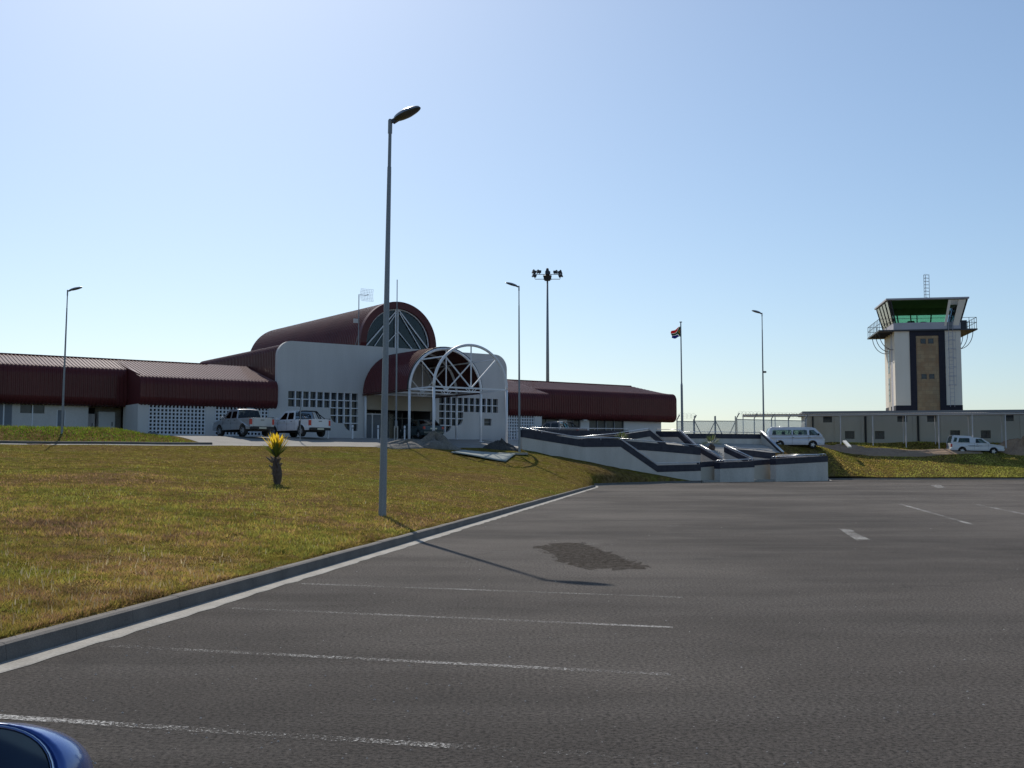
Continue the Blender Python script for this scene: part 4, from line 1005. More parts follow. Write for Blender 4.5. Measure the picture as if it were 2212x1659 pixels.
u_, z_ = plane_o(1343, 947, 8.6); x, y = xy(u_, 8.6)
palm((x, y, z_-.35), .3, 70, .75, 0, 'small spiky palm poking up behind the peaked ramp wall', ['frond_dull'], .15, 1.3, .12, False, 9)
u_, z_ = plane_o(1537, 962, 6.4); x, y = xy(u_, 6.4)
palm((x, y, z_-.4), .55, 90, 1.05, 0, 'larger spiky palm in the ramp planter before the rear wall', ['frond_dull'], .0, 1.35, .17, False, 11)
# ---------------------------------------------------------------- vehicles (local x = forward, y = left, z = up, origin on the ground)
def vehicle(spec, name, label, cat, loc, rz):
    S = spec; e = thing(name, loc, rz, label, cat)
    L, W = S['L'], S['W']; hw = W/2; wr = S['wr']; belt = S['belt']
    def inset(x, z):                                # plan taper at the ends, tumblehome above the belt
        t = abs(x)/(L/2); q = hw*(1-.07*max(0, (t-.72)/.28)**2)
        if z > S['beltz']: q -= (z-S['beltz'])*S.get('tumble', .22)
        elif z < .5: q -= (.5-z)*.16
        return q
    # lower body: side outline with wheel arches, front to rear
    top = belt; ax = S['axles']; pts = [(L/2, S['sill']+.05)]+top[::-1] if False else []
    out = list(top)                                 # from rear to front along the top
    bot = []; zs = S['sill']
    for a in sorted(ax, reverse=True):
        bot += [(a+(wr+.07)*math.cos(R(t)), max(zs, S['wz']+(wr+.07)*math.sin(R(t)))) for t in range(-10, 191, 20)]
    out = out+[(top[-1][0]-.02, zs)]+bot+[(top[0][0]+.02, zs)]
    # grid body: for each outline vertex a pair left/right; side faces tessellated
    mb = MB(); mb.prism([out], lambda a, b: (a, inset(a, b), b), lambda a, b: (a, -inset(a, b), b))
    mb.build('body', S['paint'], e, bevel=.045, seg=3)
    # cabin
    cab = S['cab']; roof_idx = S['roof']; bz = S['beltz']; tb = .035
    for sg in (1, -1):
        mb = MB(); mb.prism([cab]+[list(h)[::-1] for h in S['windows']], lambda a, b: (a, sg*inset(a, b), b), lambda a, b: (a, sg*(inset(a, b)-tb), b))
        mb.build('cabin_side', S['paint'], e)
    mb = MB()
    for i, (a, b) in enumerate(zip(cab, cab[1:]+cab[:1])):
        if i in roof_idx:
            P = []
            for j in range(9):
                s = -1+j/4; cr = .035*(1-s*s); P.append([(a[0], s*inset(*a), a[1]+cr), (b[0], s*inset(*b), b[1]+cr)])
            mb.grid(P)
    rf = mb.build('roof', S.get('roof_paint', S['paint']), e, smooth=True); q = rf.modifiers.new('solid', 'SOLIDIFY'); q.thickness = .03
    gm = S.get('glass', 'car_glass')
    for h_ in S['windows']:
        for sg in (1, -1):
            mb = MB(); mb.prism([list(h_)], lambda a, b: (a, sg*(inset(a, b)-.016), b), lambda a, b: (a, sg*(inset(a, b)-.022), b)); mb.build('side_window', gm, e)
    for nm, i in (('windscreen', S['front']), ('rear_window', S['back'])):
        if i is None: continue
        a, b = cab[i], cab[(i+1) % len(cab)]; mb = MB(); ga, gb = inset(*a), inset(*b)
        mb.add([(a[0], ga-.02, a[1]), (a[0], -ga+.02, a[1]), (b[0], -gb+.02, b[1]), (b[0], gb-.02, b[1])], [(0, 1, 2, 3)])
        mb.build(nm, gm, e)
        for sg in (1, -1): mb = MB(); mb.bar((a[0], sg*(ga-.03), a[1]), (b[0], sg*(gb-.03), b[1]), .06); mb.build('pillar', S['paint'], e)
    # seats inside
    for x in S['seats']:
        for y in (-.36, .36): mb = MB(); mb.box(x-.08, x+.08, y-.22, y+.22, bz-.3, bz+.28); mb.box(x-.05, x+.05, y-.1, y+.1, bz+.26, bz+.45); mb.build('seat', 'upholstery', e, bevel=.03)
    # wheels
    for a in ax:
        for sg in (1, -1):
            y0 = sg*(hw-.02); mb = MB(); pr = [(wr-.10, 0), (wr-.015, .0), (wr, .03), (wr, .19), (wr-.015, .22), (wr-.1, .22)]
            P = [[(a+r*math.cos(2*PI*k/24), y0-sg*w_, S['wz']+r*math.sin(2*PI*k/24)) for k in range(24)] for r, w_ in [(0, .10)]+pr+[(0, .15)]]
            mb.grid(P, True); wh = mb.build('wheel', 'rubber', e, smooth=False)
            mb = MB(); P = [[(a+r*math.cos(2*PI*k/20), y0-sg*w_, S['wz']+r*math.sin(2*PI*k/20)) for k in range(20)] for r, w_ in ((wr*.62, -.005), (wr*.56, .05), (wr*.28, .03), (.02, .01))]
            mb.grid(P, True)
            for k in range(5):
                t = 2*PI*k/5; mb.bar((a, y0-sg*.02, S['wz']), (a+wr*.58*math.cos(t), y0-sg*.01, S['wz']+wr*.58*math.sin(t)), .07, .03, up=(0, 1, 0))
            mb.build('rim', S.get('rimmat', 'rim'), wh)
    mb = MB()
    for a in ax: mb.box(a-wr-.05, a+wr+.05, -hw+.28, hw-.28, S['wz']-.05, S['wz']+.2)
    mb.box(-L/2+.4, L/2-.4, -.4, .4, S['sill']-.02, S['sill']+.08); mb.build('underbody', 'black_trim', e)
    # bumpers, lights
    zb = S['bump']
    mb = MB(); mb.box(L/2-.12, L/2+.05, -hw+.08, hw-.08, zb, zb+.2); mb.build('front_bumper', S.get('bumpmat', 'black_trim'), e, bevel=.04)
    mb = MB(); mb.box(-L/2-.07, -L/2+.1, -hw+.06, hw-.06, zb, zb+.17); rb = mb.build('rear_bumper', S.get('bumpmat', 'black_trim'), e, bevel=.03)
    tz0, tz1 = S['tail']
    for sg in (1, -1):
        y = sg*(inset(-L/2, (tz0+tz1)/2)); mb = MB(); mb.box(-L/2-.012, -L/2+.12, min(y-sg*.14, y+sg*.012), max(y-sg*.14, y+sg*.012), tz0, tz1); mb.build('tail_light', 'light_red', e, bevel=.01)
        y = sg*(inset(L/2, .7)); mb = MB(); mb.box(L/2-.2, L/2+.01, min(y-sg*.32, y+sg*.012), max(y-sg*.32, y+sg*.012), S['head'][0], S['head'][1]); mb.build('headlight', 'light_clear', e, bevel=.02)
    if not S.get('nomirror'):
        mx_, mz = S['mirror']
        for sg in (1, -1):
            y = sg*inset(mx_, mz); mb = MB(); mb.box(mx_-.06, mx_+.06, min(y+sg*.05, y+sg*.25), max(y+sg*.05, y+sg*.25), mz, mz+.17); mb.bar((mx_, y-sg*.02, mz+.04), (mx_, y+sg*.1, mz+.06), .05); mb.build('wing_mirror', S.get('mirmat', S['paint']), e, bevel=.02)
    mb = MB(); mb.box(-L/2-S.get('plx', .03), -L/2-S.get('plx', .03)+.02, -.26, .26, S['plate']-.055, S['plate']+.055); mb.build('number_plate', 'plate', e)
    mb = MB(); mb.box(-.26+L/2, L/2+.065, -.2, .2, zb+.03, zb+.14); mb.build('front_plate', 'plate', e)
    for x, z in S.get('handles', []):
        for sg in (1, -1):
            y = sg*inset(x, z); mb = MB(); mb.box(x-.07, x+.07, min(y, y+sg*.03), max(y, y+sg*.03), z-.015, z+.015); mb.build('door_handle', 'black_trim', e)
    for x, z0, z1 in S.get('seams', []):
        for sg in (1, -1):
            y = sg*inset(x, (z0+z1)/2); mb = MB(); mb.box(x-.006, x+.006, min(y-sg*.01, y+sg*.003), max(y-sg*.01, y+sg*.003), z0, z1); mb.build('door_seam', 'black_trim', e)
    return e, inset
def rrect(x0, x1, z0, z1, sl0=0, sl1=0):                       # window: x0..x1, top edge shifted by the pillar slopes
    r = .05
    return [(x0, z0), (x1, z0), (x1+sl1, z1-r), (x1+sl1-r*.8, z1), (x0+sl0+r*.8, z1), (x0+sl0, z1-r)]
# double cab pickups
def pickup_spec(paint_, **k):
    d = dict(L=5.1, W=1.8, wr=.37, wz=.37, sill=.42, beltz=1.12, axles=(-1.62, 1.5), paint=paint_, tumble=.26,
        belt=[(-2.55, .55), (-2.55, 1.13), (-1.02, 1.15), (-1.0, 1.12), (1.02, 1.12), (1.55, 1.08), (2.25, .98), (2.48, .86), (2.55, .62)],
        cab=[(-.92, 1.12), (1.12, 1.12), (.42, 1.68), (.2, 1.75), (-.62, 1.75), (-.78, 1.70)], roof=(2, 3, 4), front=1, back=5,
        windows=[rrect(-.02, .80, 1.17, 1.62, .02, -.42), rrect(-.80, -.12, 1.17, 1.62, .06, .0)], seats=(-.5, .35),
        bump=.42, tail=(.72, 1.08), head=(.72, .9), mirror=(.85, 1.12), plate=.50, plx=.09, handles=[(-.6, 1.02), (.2, 1.02)],
        seams=[(-.05, .5, 1.12), (-.92, .5, 1.12), (1.0, .5, 1.1)])
    d.update(k); return d
def bed(e, inset, paint_, bars=False, dark=True):
    mb = MB(); mb.box(-2.5, -1.05, -.82, .82, 1.135, 1.137+.012); mb.build('load_bed', 'black_trim', e)
    mb = MB(); mb.box(-2.575, -2.54, -.66, .66, .60, 1.15); tg = mb.build('tailgate', paint_, e, bevel=.012)
    mb = MB(); mb.box(-2.6, -2.575, -.12, .12, .99, 1.03); mb.build('handle', 'black_trim', tg)
    mb = MB()
    for x, y in ((-2.5, .84), (-1.05, .84), (-2.5, -.84), (-1.05, -.84)): mb.box(x-.02, x+.02, y-.02, y+.02, 1.14, 1.19)
    for y in (.84, -.84): mb.bar((-2.5, y, 1.19), (-1.05, y, 1.19), .03)
    mb.build('bed_rail', 'black_trim' if dark else 'chrome', e)
    if bars:
        mb = MB()
        for x in (-1.15, -1.35):
            mb.tube([(x-.3, .78, 1.14), (x, .72, 1.6), (x+.02, .6, 1.72), (x+.02, -.6, 1.72), (x, -.72, 1.6), (x-.3, -.78, 1.14)], .038, 8)
        mb.tube([(-1.15, .70, 1.68), (-2.1, .78, 1.16)], .03, 6); mb.tube([(-1.15, -.70, 1.68), (-2.1, -.78, 1.16)], .03, 6)
        mb.build('roll_bar', 'black_trim', e)
def place(px, py, o):
    u, _ = plane_o(px, 940, o); x, y = xy(u, o); return (x, y, land_z(x, y)+.015)
# heading: away from the viewer; angles from +X
S1 = pickup_spec('paint_silver', W=1.84)
l1 = place(524, 948, 4.3); e, ins = vehicle(S1, 'pickup_truck', 'silver double cab pickup parked before the lattice wall, tailgate towards us', 'pickup truck', l1, R(132)); bed(e, ins, 'paint_silver')
S2 = pickup_spec('paint_white', roof_paint='paint_white')
l2 = place(642, 948, 4.6); e, ins = vehicle(S2, 'pickup_truck', 'white double cab pickup with black roll bar before the white front wall', 'pickup truck', l2, R(136)); bed(e, ins, 'paint_white', True)
# pickup whose roof shows over the ramp parapet
S3 = pickup_spec('paint_maroon', roof_paint='paint_white')
u, _ = plane_o(1198, 920, 2.2); x, y = xy(u, 2.2); e, ins = vehicle(S3, 'pickup_truck', 'dark pickup with pale roof, mostly hidden behind the ramp parapet', 'pickup truck', (x, y, at(1198, 910.5, y).z-1.79), R(150)); bed(e, ins, 'paint_maroon', True)
# saloon under the canopy
S4 = dict(L=4.3, W=1.7, wr=.30, wz=.30, sill=.25, beltz=.88, axles=(-1.3, 1.3), paint='paint_green', tumble=.35,
    belt=[(-2.15, .42), (-2.17, .62), (-2.1, .93), (-1.45, .97), (-1.2, .9), (1.0, .9), (1.9, .78), (2.1, .62), (2.15, .42)],
    cab=[(-1.55, .9), (1.1, .9), (.3, 1.36), (.05, 1.41), (-.75, 1.40), (-.95, 1.34)], roof=(2, 3, 4), front=1, back=5,
    windows=[rrect(-.02, .72, .93, 1.31, .02, -.42), rrect(-1.12, -.12, .93, 1.31, .28, 0)], seats=(-.6, .2),
    bump=.35, bumpmat='paint_green', tail=(.68, .86), head=(.58, .72), mirror=(.65, .9), plate=.72, plx=.03, handles=[(-.6, .8), (.2, .8)], seams=[(-.06, .35, .9)])
u, _ = plane_o(911, 930, 3.5); x, y = xy(u, 3.5); vehicle(S4, 'saloon_car', 'dark green saloon with red tail lights parked under the entrance canopy', 'car', (x, y, G+.0), R(118))
# minibus, side on
S5 = dict(L=5.2, W=1.75, wr=.34, wz=.34, sill=.32, beltz=1.18, axles=(-1.55, 1.5), paint='paint_van', tumble=.13,
    belt=[(-2.6, .5), (-2.6, 1.18), (2.36, 1.18), (2.5, 1.0), (2.6, .72), (2.6, .5)],
    cab=[(-2.6, 1.18), (2.38, 1.18), (1.72, 1.88), (1.5, 1.96), (-2.15, 2.0), (-2.38, 1.9)], roof=(2, 3, 4), front=1, back=5,
    windows=[rrect(-2.25, -.45, 1.27, 1.72, .05, 0), rrect(-.33, 1.0, 1.27, 1.72, 0, -.03), rrect(1.18, 2.12, 1.24, 1.72, 0, -.47)], seats=(-1.9, -1.05, -.2, .5, 1.35), glass='van_glass',
    bump=.36, tail=(.62, .92), head=(.72, .9), mirror=(2.0, 1.22), mirmat='black_trim', plate=.55, handles=[(1.2, 1.05), (-.3, 1.02)], seams=[(1.1, .4, 1.2), (-.4, .4, 1.2)])
xb = at(1717, 960, 106); zb = at(1717, 966, 106).z; e, ins = vehicle(S5, 'minibus', 'white minibus with orange side stripe parked beyond the ramps', 'minibus', (xb.x, xb.y, zb-.12), R(-3))
mb = MB(); mb.box(-2.45, 2.45, -.885, -.878, .95, .99); mb.build('side_stripe', 'stripe_yellow', e)
# pickup with canopy, side on
S6 = dict(L=5.0, W=1.7, wr=.34, wz=.34, sill=.38, beltz=1.08, axles=(-1.45, 1.5), paint='paint_white', tumble=.2,
    belt=[(-2.5, .55), (-2.5, 1.08), (.95, 1.08), (1.4, 1.03), (2.3, .90), (2.47, .78), (2.5, .55)],
    cab=[(-2.48, 1.08), (1.15, 1.08), (.42, 1.56), (.2, 1.62), (-.45, 1.64), (-.62, 1.78), (-2.1, 1.84), (-2.3, 1.76)], roof=(2, 3, 4, 5, 6), front=1, back=7,
    windows=[rrect(-.2, .85, 1.13, 1.53, .02, -.42), rrect(-1.85, -.75, 1.16, 1.58, .12, -.0), rrect(-2.3, -2.0, 1.2, 1.62, .12, .1)], seats=(.1,), glass='van_glass',
    bump=.42, bumpmat='paint_white', tail=(.7, 1.0), head=(.7, .84), mirror=(.8, 1.1), plate=.6, handles=[(-.05, 1.0)], seams=[(-.3, .5, 1.08), (.98, .5, 1.05)])
xb = at(2106, 972, 110); e, ins = vehicle(S6, 'pickup_truck', 'white pickup with high canopy and side lettering smear, parked on the far right bank', 'pickup truck', (xb.x, xb.y, at(2106, 975, 110).z-.32), R(-7))
e['label'] = 'white pickup with high rear canopy parked on the far right bank'
for x0, x1, z in ((-.95, -.25, .86), (-.2, .45, .83), (-.8, .1, .80)): mb = MB(); mb.box(x0, x1, -.858, -.85, z, z+.025); mb.build('side_stripe', 'stripe_dark', e)
e.rotation_euler = (0, R(1.2), R(-5))

# ---------------------------------------------------------------- blue car beside the camera: only its right wing mirror reaches into the picture
S7 = dict(L=4.5, W=1.8, wr=.34, wz=.34, sill=.32, beltz=1.14, axles=(-1.35, 1.35), paint='paint_blue', tumble=.2,
    belt=[(-2.25, .5), (-2.25, 1.1), (1.1, 1.14), (1.5, 1.08), (2.1, .95), (2.25, .75), (2.25, .5)],
    cab=[(-2.15, 1.12), (1.3, 1.14), (.5, 1.68), (.3, 1.76), (-1.7, 1.76), (-1.9, 1.7)], roof=(2, 3, 4), front=1, back=5,
    windows=[rrect(-.1, .9, 1.2, 1.66, .02, -.42), rrect(-1.0, -.2, 1.2, 1.66, .02, 0), rrect(-1.85, -1.12, 1.2, 1.64, .08, 0)], seats=(-.7, .25),
    bump=.38, bumpmat='paint_blue', tail=(.75, 1.05), head=(.72, .9), mirror=(.7, 1.2), nomirror=True, plate=.8, handles=[(-.1, 1.0)], seams=[(-.15, .4, 1.12), (.98, .4, 1.1)])
hd = R(90+52); fwd = Vector((math.cos(hd), math.sin(hd), 0)); rgt = Vector((math.sin(hd), -math.cos(hd), 0))
cpos = Vector((0, 0, 0))-rgt*(.9+.13)-fwd*.05
e, ins = vehicle(S7, 'blue_car', 'bright blue car at the lower left corner, only its rounded wing mirror showing', 'car', (cpos.x, cpos.y, 0), hd)
# mirror: measured outline at .85 m; built in world axes and then made local
DM = .85; toL = e.matrix_world if False else (Matrix.Translation(e.location) @ Matrix.Rotation(hd, 4, 'Z')).inverted()
vd = at(-60, 1700, 1)-Vector((0, 0, H)); vd = vd.normalized(); sx = Vector((vd.y, -vd.x, 0)).normalized(); upv = sx.cross(vd).normalized()
pxm = DM/2428
Cn = Vector((0, 0, H))+(at(-95, 1722, DM)-Vector((0, 0, H)))
def sup(t, rx, ry, n_): c_, s__ = math.cos(t), math.sin(t); return (math.copysign(abs(c_)**(2/n_), c_)*rx, math.copysign(abs(s__)**(2/n_), s__)*ry)
P = []
for f, (scl, scz) in ((-.012, (.66, .94)), (-.018, (.70, .96)), (-.010, (.77, .975)), (.004, (.87, .985)), (.022, (.95, 1.0)), (.045, (1.0, 1.0)), (.07, (.97, .96)), (.095, (.84, .82)), (.112, (.58, .55)), (.118, (.2, .2))):
    P.append([])
    for k in range(48):
        a, b = sup(2*PI*k/48, 286*pxm*scl, 151*pxm*scz, 2.5); P[-1].append(toL @ (Cn+sx*a+upv*b+vd*f))
mb = MB(); mb.grid(P, True); mm = mb.build('wing_mirror', 'paint_blue', e, smooth=True)
mb = MB(); vs = []
for k in range(48):
    a, b = sup(2*PI*k/48, 286*pxm*.645, 151*pxm*.925, 2.6); vs.append(toL @ (Cn+sx*a+upv*b+vd*-.0095))
mb.add(vs, [tuple(range(48))]); mb.build('mirror_glass', 'mirror_glass', mm)
mb = MB(); mb.tube([toL @ (Cn+sx*sup(2*PI*k/48, 286*pxm*.662, 151*pxm*.943, 2.6)[0]+upv*sup(2*PI*k/48, 286*pxm*.662, 151*pxm*.943, 2.6)[1]+vd*-.013) for k in range(48)], .0022, 6, closed=True); mb.build('mirror_rim', 'chrome', mm, smooth=True)
root = toL @ (Cn+vd*.05-upv*.045); dr_ = Vector((root.x-.05, -ins(root.x, 1.16)+.02, 1.14)); mb = MB(); mb.tube([root, (root+dr_)/2-Vector((0, 0, .01)), dr_], [.03, .028, .035], 10); mb.build('mirror_arm', 'black_trim', mm, smooth=True)

# ---------------------------------------------------------------- control tower
TWX = at(1935.6, 887, 125.5); rot = R(-9); TB = 3.7
tw = thing('control_tower', (TWX.x, TWX.y, TB), rot, 'cream airport control tower with stone panel, dark columns and green glazed cab', 'control tower')
tz = lambda y, Y=125.5: at(1990, y, Y).z-TB
W0, D0 = 7.1, 6.5; zs = tz(716); 
def B(name, mat, boxes, par=None, **k):
    mb = MB()
    for b in boxes: mb.box(*b)
    return mb.build(name, mat, par or tw, **k)
pl = tz(876)
for q_ in ([(0, 1.62, 0, .35, pl, zs), (0, .3, .35, 1.3, pl, zs)], [(5.4, W0, 0, .35, pl, zs)], [(0, .3, 2.6, D0, pl, zs), (W0-.3, W0, .35, D0, 0, zs), (.3, W0-.3, D0-.3, D0, 0, zs)]): B('shaft_wall', 'tower_cream', q_)
for q_ in ([(-.02, 1.62, -.03, .33, -.1, pl), (-.02, .3, .34, 1.3, -.1, pl)], [(5.4, W0+.02, -.03, .33, -.1, pl)], [(-.02, .3, 2.6, D0+.02, -.1, pl)]): B('plinth', 'tower_dark', q_)
B('dark_column', 'tower_dark', [(1.62, 2.3, -.06, .4, -.1, zs)]); B('dark_column', 'tower_dark', [(4.72, 5.4, -.06, .4, -.1, zs)])
B('dark_lintel', 'tower_dark', [(2.3, 4.72, -.03, .4, zs-.55, zs)])
B('stone_panel', 'tower_stone', [(2.3, 4.72, .02, .4, -.1, zs-.55)])
for zt_ in (tz(733.6), tz(809.6)):
    for x in (2.85, 3.68):
        o = B('window', 'window_dark', [(x, x+.47, .0, .018, zt_-.5, zt_)]); B('window_frame', 'dark_steel', [(x-.04, x, -.012, .016, zt_-.54, zt_+.04), (x+.47, x+.51, -.012, .016, zt_-.54, zt_+.04), (x, x+.47, -.012, .016, zt_, zt_+.04)], o)
# left face: grey reveal and arched window strip
B('side_panel', 'tower_grey', [(.02, .28, 1.3, 2.6, -.1, zs)])
mb = MB(); prof = [(3.0, 0), (4.3, 0)]+arc(3.65, zs-2.1, .65, 0, 180, 10); mb.prism([prof], lambda a, b: (-.03, a, b), lambda a, b: (-.003, a, b)); sp = mb.build('window_strip', 'render_cream', tw)
for i, z in enumerate(np.linspace(pl+.6, zs-2.5, 9)):
    if i == 4: continue
    for y in (3.2, 3.72): mb = MB(); mb.box(-.05, -.032, y, y+.4, z, z+.75); mb.build('window', 'window_dark', sp)
# ladder with hoops
mb = MB(); lx0, lx1 = 5.75, 6.2; zl0 = pl-.2
for x in (lx0, lx1): mb.bar((x, -.35, zl0), (x, -.35, zs+1.2), .04)
for z in np.arange(zl0+.2, zs+1.0, .45): mb.bar((lx0, -.35, z), (lx1, -.35, z), .035)
for z in np.arange(zl0+2.4, zs-.2, 1.0): mb.tube([(lx0, -.35, z)]+[(6.0-.42*math.cos(R(a)), -.35-.6*math.sin(R(a)), z) for a in range(10, 180, 20)]+[(lx1, -.35, z)], .025, 5)
for x in (5.62, 6.0, 6.38): mb.bar((x, -.35-.55*(1 if x == 6.0 else .75), zl0+2.4), (x, -.35-.55*(1 if x == 6.0 else .75), zs-.3), .03)
mb.build('caged_ladder', 'tower_grey', tw)
# balcony, railing, curved brackets
zb_ = zs; bx0, bx1, by0, by1 = -1.7, W0+1.75, -.25, D0+1.6
B('balcony', 'dark_steel', [(bx0, bx1, by0, by1, zb_, zb_+.16)])
mb = MB(); rh = 1.25
rp = [(-.05, by0+.08), (bx0+.08, by0+.08), (bx0+.08, by1-.08), (bx1-.08, by1-.08), (bx1-.08, by0+.08), (W0+.1, by0+.08)]
for a, b in zip(rp, rp[1:]):
    for hh in (rh, rh*.55): mb.bar((*a, zb_+.16+hh), (*b, zb_+.16+hh), .045)
    n_ = max(1, round(math.dist(a, b)/1.0))
    for i in range(n_+1): t = i/n_; mb.bar((a[0]+(b[0]-a[0])*t, a[1]+(b[1]-a[1])*t, zb_+.16), (a[0]+(b[0]-a[0])*t, a[1]+(b[1]-a[1])*t, zb_+.16+rh), .045)
mb.bar((-.05, by0+.08, zb_+.16+rh), (W0+.1, by0+.08, zb_+.16+rh), .035)
mb.build('railing', 'dark_steel', tw)
for sg, x0 in ((-1, 0), (1, W0)):
    for y in (.8, 3.2, 5.6):
        mb = MB(); mb.tube([(x0+sg*1.5*math.sin(R(a)), y, zb_-2.0+2.0*(1-math.cos(R(a)))) for a in range(0, 91, 10)], .04, 6); mb.build('bracket', 'dark_steel', tw)
for y in (1.2, 2.6, 4.0, 5.4): B('balcony_beam', 'dark_steel', [(bx0+.1, -.02, y, y+.12, zb_-.14, zb_-.003)])
B('equipment_box', 'dark_steel', [(W0+.1, W0+.75, .2, .8, zb_+.17, zb_+1.15)])
# cab: white parapet, outward leaning glass, thin roof
c0, c1 = tz(698), tz(652); lean = .62; cx0, cx1, cy0, cy1 = -.1, W0-.02, -.2, D0+.1
B('cab_parapet', 'tower_grey', [(cx0, cx1, cy0, cy0+.2, zb_+.165, c0), (cx0, cx0+.2, cy0+.2, cy1-.2, zb_+.165, c0), (cx1-.2, cx1, cy0+.2, cy1-.2, zb_+.165, c0), (cx0, cx1, cy1-.2, cy1, zb_+.165, c0)])
B('cab_door', 'blue_grey_panel', [(cx0+(cx1-cx0)*.80, cx0+(cx1-cx0)*.89, cy0-.03, cy0-.003, zb_+.17, c0-.02)])
B('cab_floor', 'olive_ceiling', [(cx0+.2, cx1-.2, cy0+.2, cy1-.2, zb_+.165, zb_+.3)])
def lw(face, t0, t1, z0, z1, off=0):                     # panel on a leaning cab side; t 0..1 along it
    def pt(t, z):
        q = (z-c0)/(c1-c0)*lean
        if face == 'f': return (cx0-q+(cx1-cx0+2*q)*t, cy0-q-off, z)
        if face == 'b': return (cx0-q+(cx1-cx0+2*q)*t, cy1+q*.5+off, z)
        if face == 'l': return (cx0-q-off, cy0-q+(cy1-cy0+q*1.5)*t, z)
        return (cx1+q+off, cy0-q+(cy1-cy0+q*1.5)*t, z)
    return [pt(t0, z0), pt(t1, z0), pt(t1, z1), pt(t0, z1)]
for face, mat, t0, t1 in (('f', 'green_glass', .04, .76), ('f', 'cab_glass', .79, .9), ('b', 'green_glass', .02, .98), ('l', 'cab_glass', .03, .97), ('r', 'green_glass', .03, .97)):
    mb = MB(); mb.add(lw(face, t0, t1, c0 if mat != 'cab_glass' or face != 'f' else c0-1.0 if False else c0, c1), [(0, 1, 2, 3)]); o = mb.build('cab_window', mat, tw); s_ = o.modifiers.new('s', 'SOLIDIFY'); s_.thickness = .012
mb = MB()
def mull(face, t, w_=.11):
    a, b, c_, d_ = lw(face, t, t, c0, c1, .01); mb.bar(a, d_, w_)
for t in (.0, .25, .5, .75, 1.0): mull('l', t)
for t in (.0, 1.0): mull('r', t)
mull('r', .5)
for t in (.17, .26, .45, .54, .74, .97): mull('b', t)
for t in (.0, .03): mull('f', t, .14)
mb.build('cab_mullions', 'dark_steel', tw)
mb = MB(); a = lw('f', .765, .80, zb_+.2, c1); mb.add(a, [(0, 1, 2, 3)]); a = lw('f', .895, .985, zb_+.2, c1); mb.add(a, [(0, 1, 2, 3)])
a = lw('f', .80, .895, c1-.55, c1); mb.add(a, [(0, 1, 2, 3)]); o = mb.build('cab_pillar', 'tower_cream', tw); s_ = o.modifiers.new('s', 'SOLIDIFY'); s_.thickness = .1
B('cab_blind', 'olive_ceiling', [(cx0-.3, cx1+.3, cy1-.5, cy1-.3, c0+1.62, c1-.02)])
rx0, rx1, ry0, ry1 = cx0-.85, cx1+.8, cy0-.85, cy1+.6
B('cab_ceiling', 'olive_ceiling', [(cx0-.5, cx1+.5, cy0-.5, cy1+.2, c1, c1+.06)])
mb = MB(); P0 = [(rx0, ry0), (rx1, ry0), (rx1, ry1), (rx0, ry1)]
mb.add([(x, y, c1+.07) for x, y in P0]+[(x, y, c1+.25) for x, y in P0]+[((x+rx0+rx1)/3, (y+ry0+ry1)/3, c1+.5) for x, y in P0], [(3, 2, 1, 0), (0, 1, 5, 4), (1, 2, 6, 5), (2, 3, 7, 6), (3, 0, 4, 7), (4, 5, 9, 8), (5, 6, 10, 9), (6, 7, 11, 10), (7, 4, 8, 11), (8, 9, 10, 11)])
mb.build('cab_roof', 'tower_grey', tw)
mb = MB(); mz0 = c1+.4; mz1 = tz(595, 128)
for x, y in ((3.85, 2.6), (4.42, 2.6), (4.13, 3.1)): mb.bar((x, y, mz0), (x, y, mz1), .05)
for i, z in enumerate(np.arange(mz0+.3, mz1, .38)):
    mb.bar((3.85, 2.6, z), (4.42, 2.6, z), .035); mb.bar((3.85, 2.6, z), (4.13, 3.1, z+.19), .025); mb.bar((4.42, 2.6, z), (4.13, 3.1, z+.19), .025)
mb.build('lattice_mast', 'galvanised', tw)
mb = MB(); mb.box(1.5, 5.0, 2.4, 3.6, zb_+.3, c0+.1); mb.box(2.0, 2.7, 2.5, 3.2, c0+.1, c0+.5); mb.box(3.4, 4.0, 2.5, 3.2, c0+.1, c0+.4); mb.build('control_desk', 'interior_dark', tw)

# ---------------------------------------------------------------- low outbuilding and covered walkway
a = at(1741, 950, 117); b = at(2330, 950, 112); rz_ = math.atan2(b.y-a.y, b.x-a.x); Lb = math.hypot(b.x-a.x, b.y-a.y)+6
ob = thing('outbuilding', (a.x, a.y, 3.2), rz_, 'long low flat roofed grey brown building below the control tower', 'building')
def pu(px, py, off=0):                                 # pixel to local (x, z) on the outbuilding front
    k, m_ = km(px, py); ca, sa = math.cos(rz_), math.sin(rz_); ox, oy = a.x+sa*off, a.y-ca*off
    t = (k*oy-ox)/(ca-k*sa); Y = oy+sa*t; return t, H+m_*Y-3.2
Zq = lambda x, y: (x*.2863+1578.8, y*.2863+836.3)
htop = pu(1741, 889)[1]; wall_o = [(0, -.5), (Lb, -.5), (Lb, htop-.3), (0, htop-.3)]
wins = [(690, 764, 222, 266), (860, 934, 331, 390), (1086, 1160, 331, 392), (1255, 1331, 214, 262), (1480, 1552, 214, 262), (1655, 1730, 326, 372), (1885, 1962, 326, 386), (2062, 2135, 208, 256)]
holes = []
for x0, x1, y0, y1 in wins:
    u0_, z1_ = pu(*Zq(x0, y0)); u1_, z0_ = pu(*Zq(x1, y1)); holes.append([(u0_, z0_), (u1_, z0_), (u1_, z1_), (u0_, z1_)])
mb = MB(); mb.prism([wall_o]+[h[::-1] for h in holes], lambda p, q: (p, 0, q), lambda p, q: (p, .25, q)); mb.box(0, .25, .26, 7, -.5, htop-.3); mb.box(0, Lb, 7, 7.2, -.5, htop-.3); mb.build('wall', 'far_render', ob)
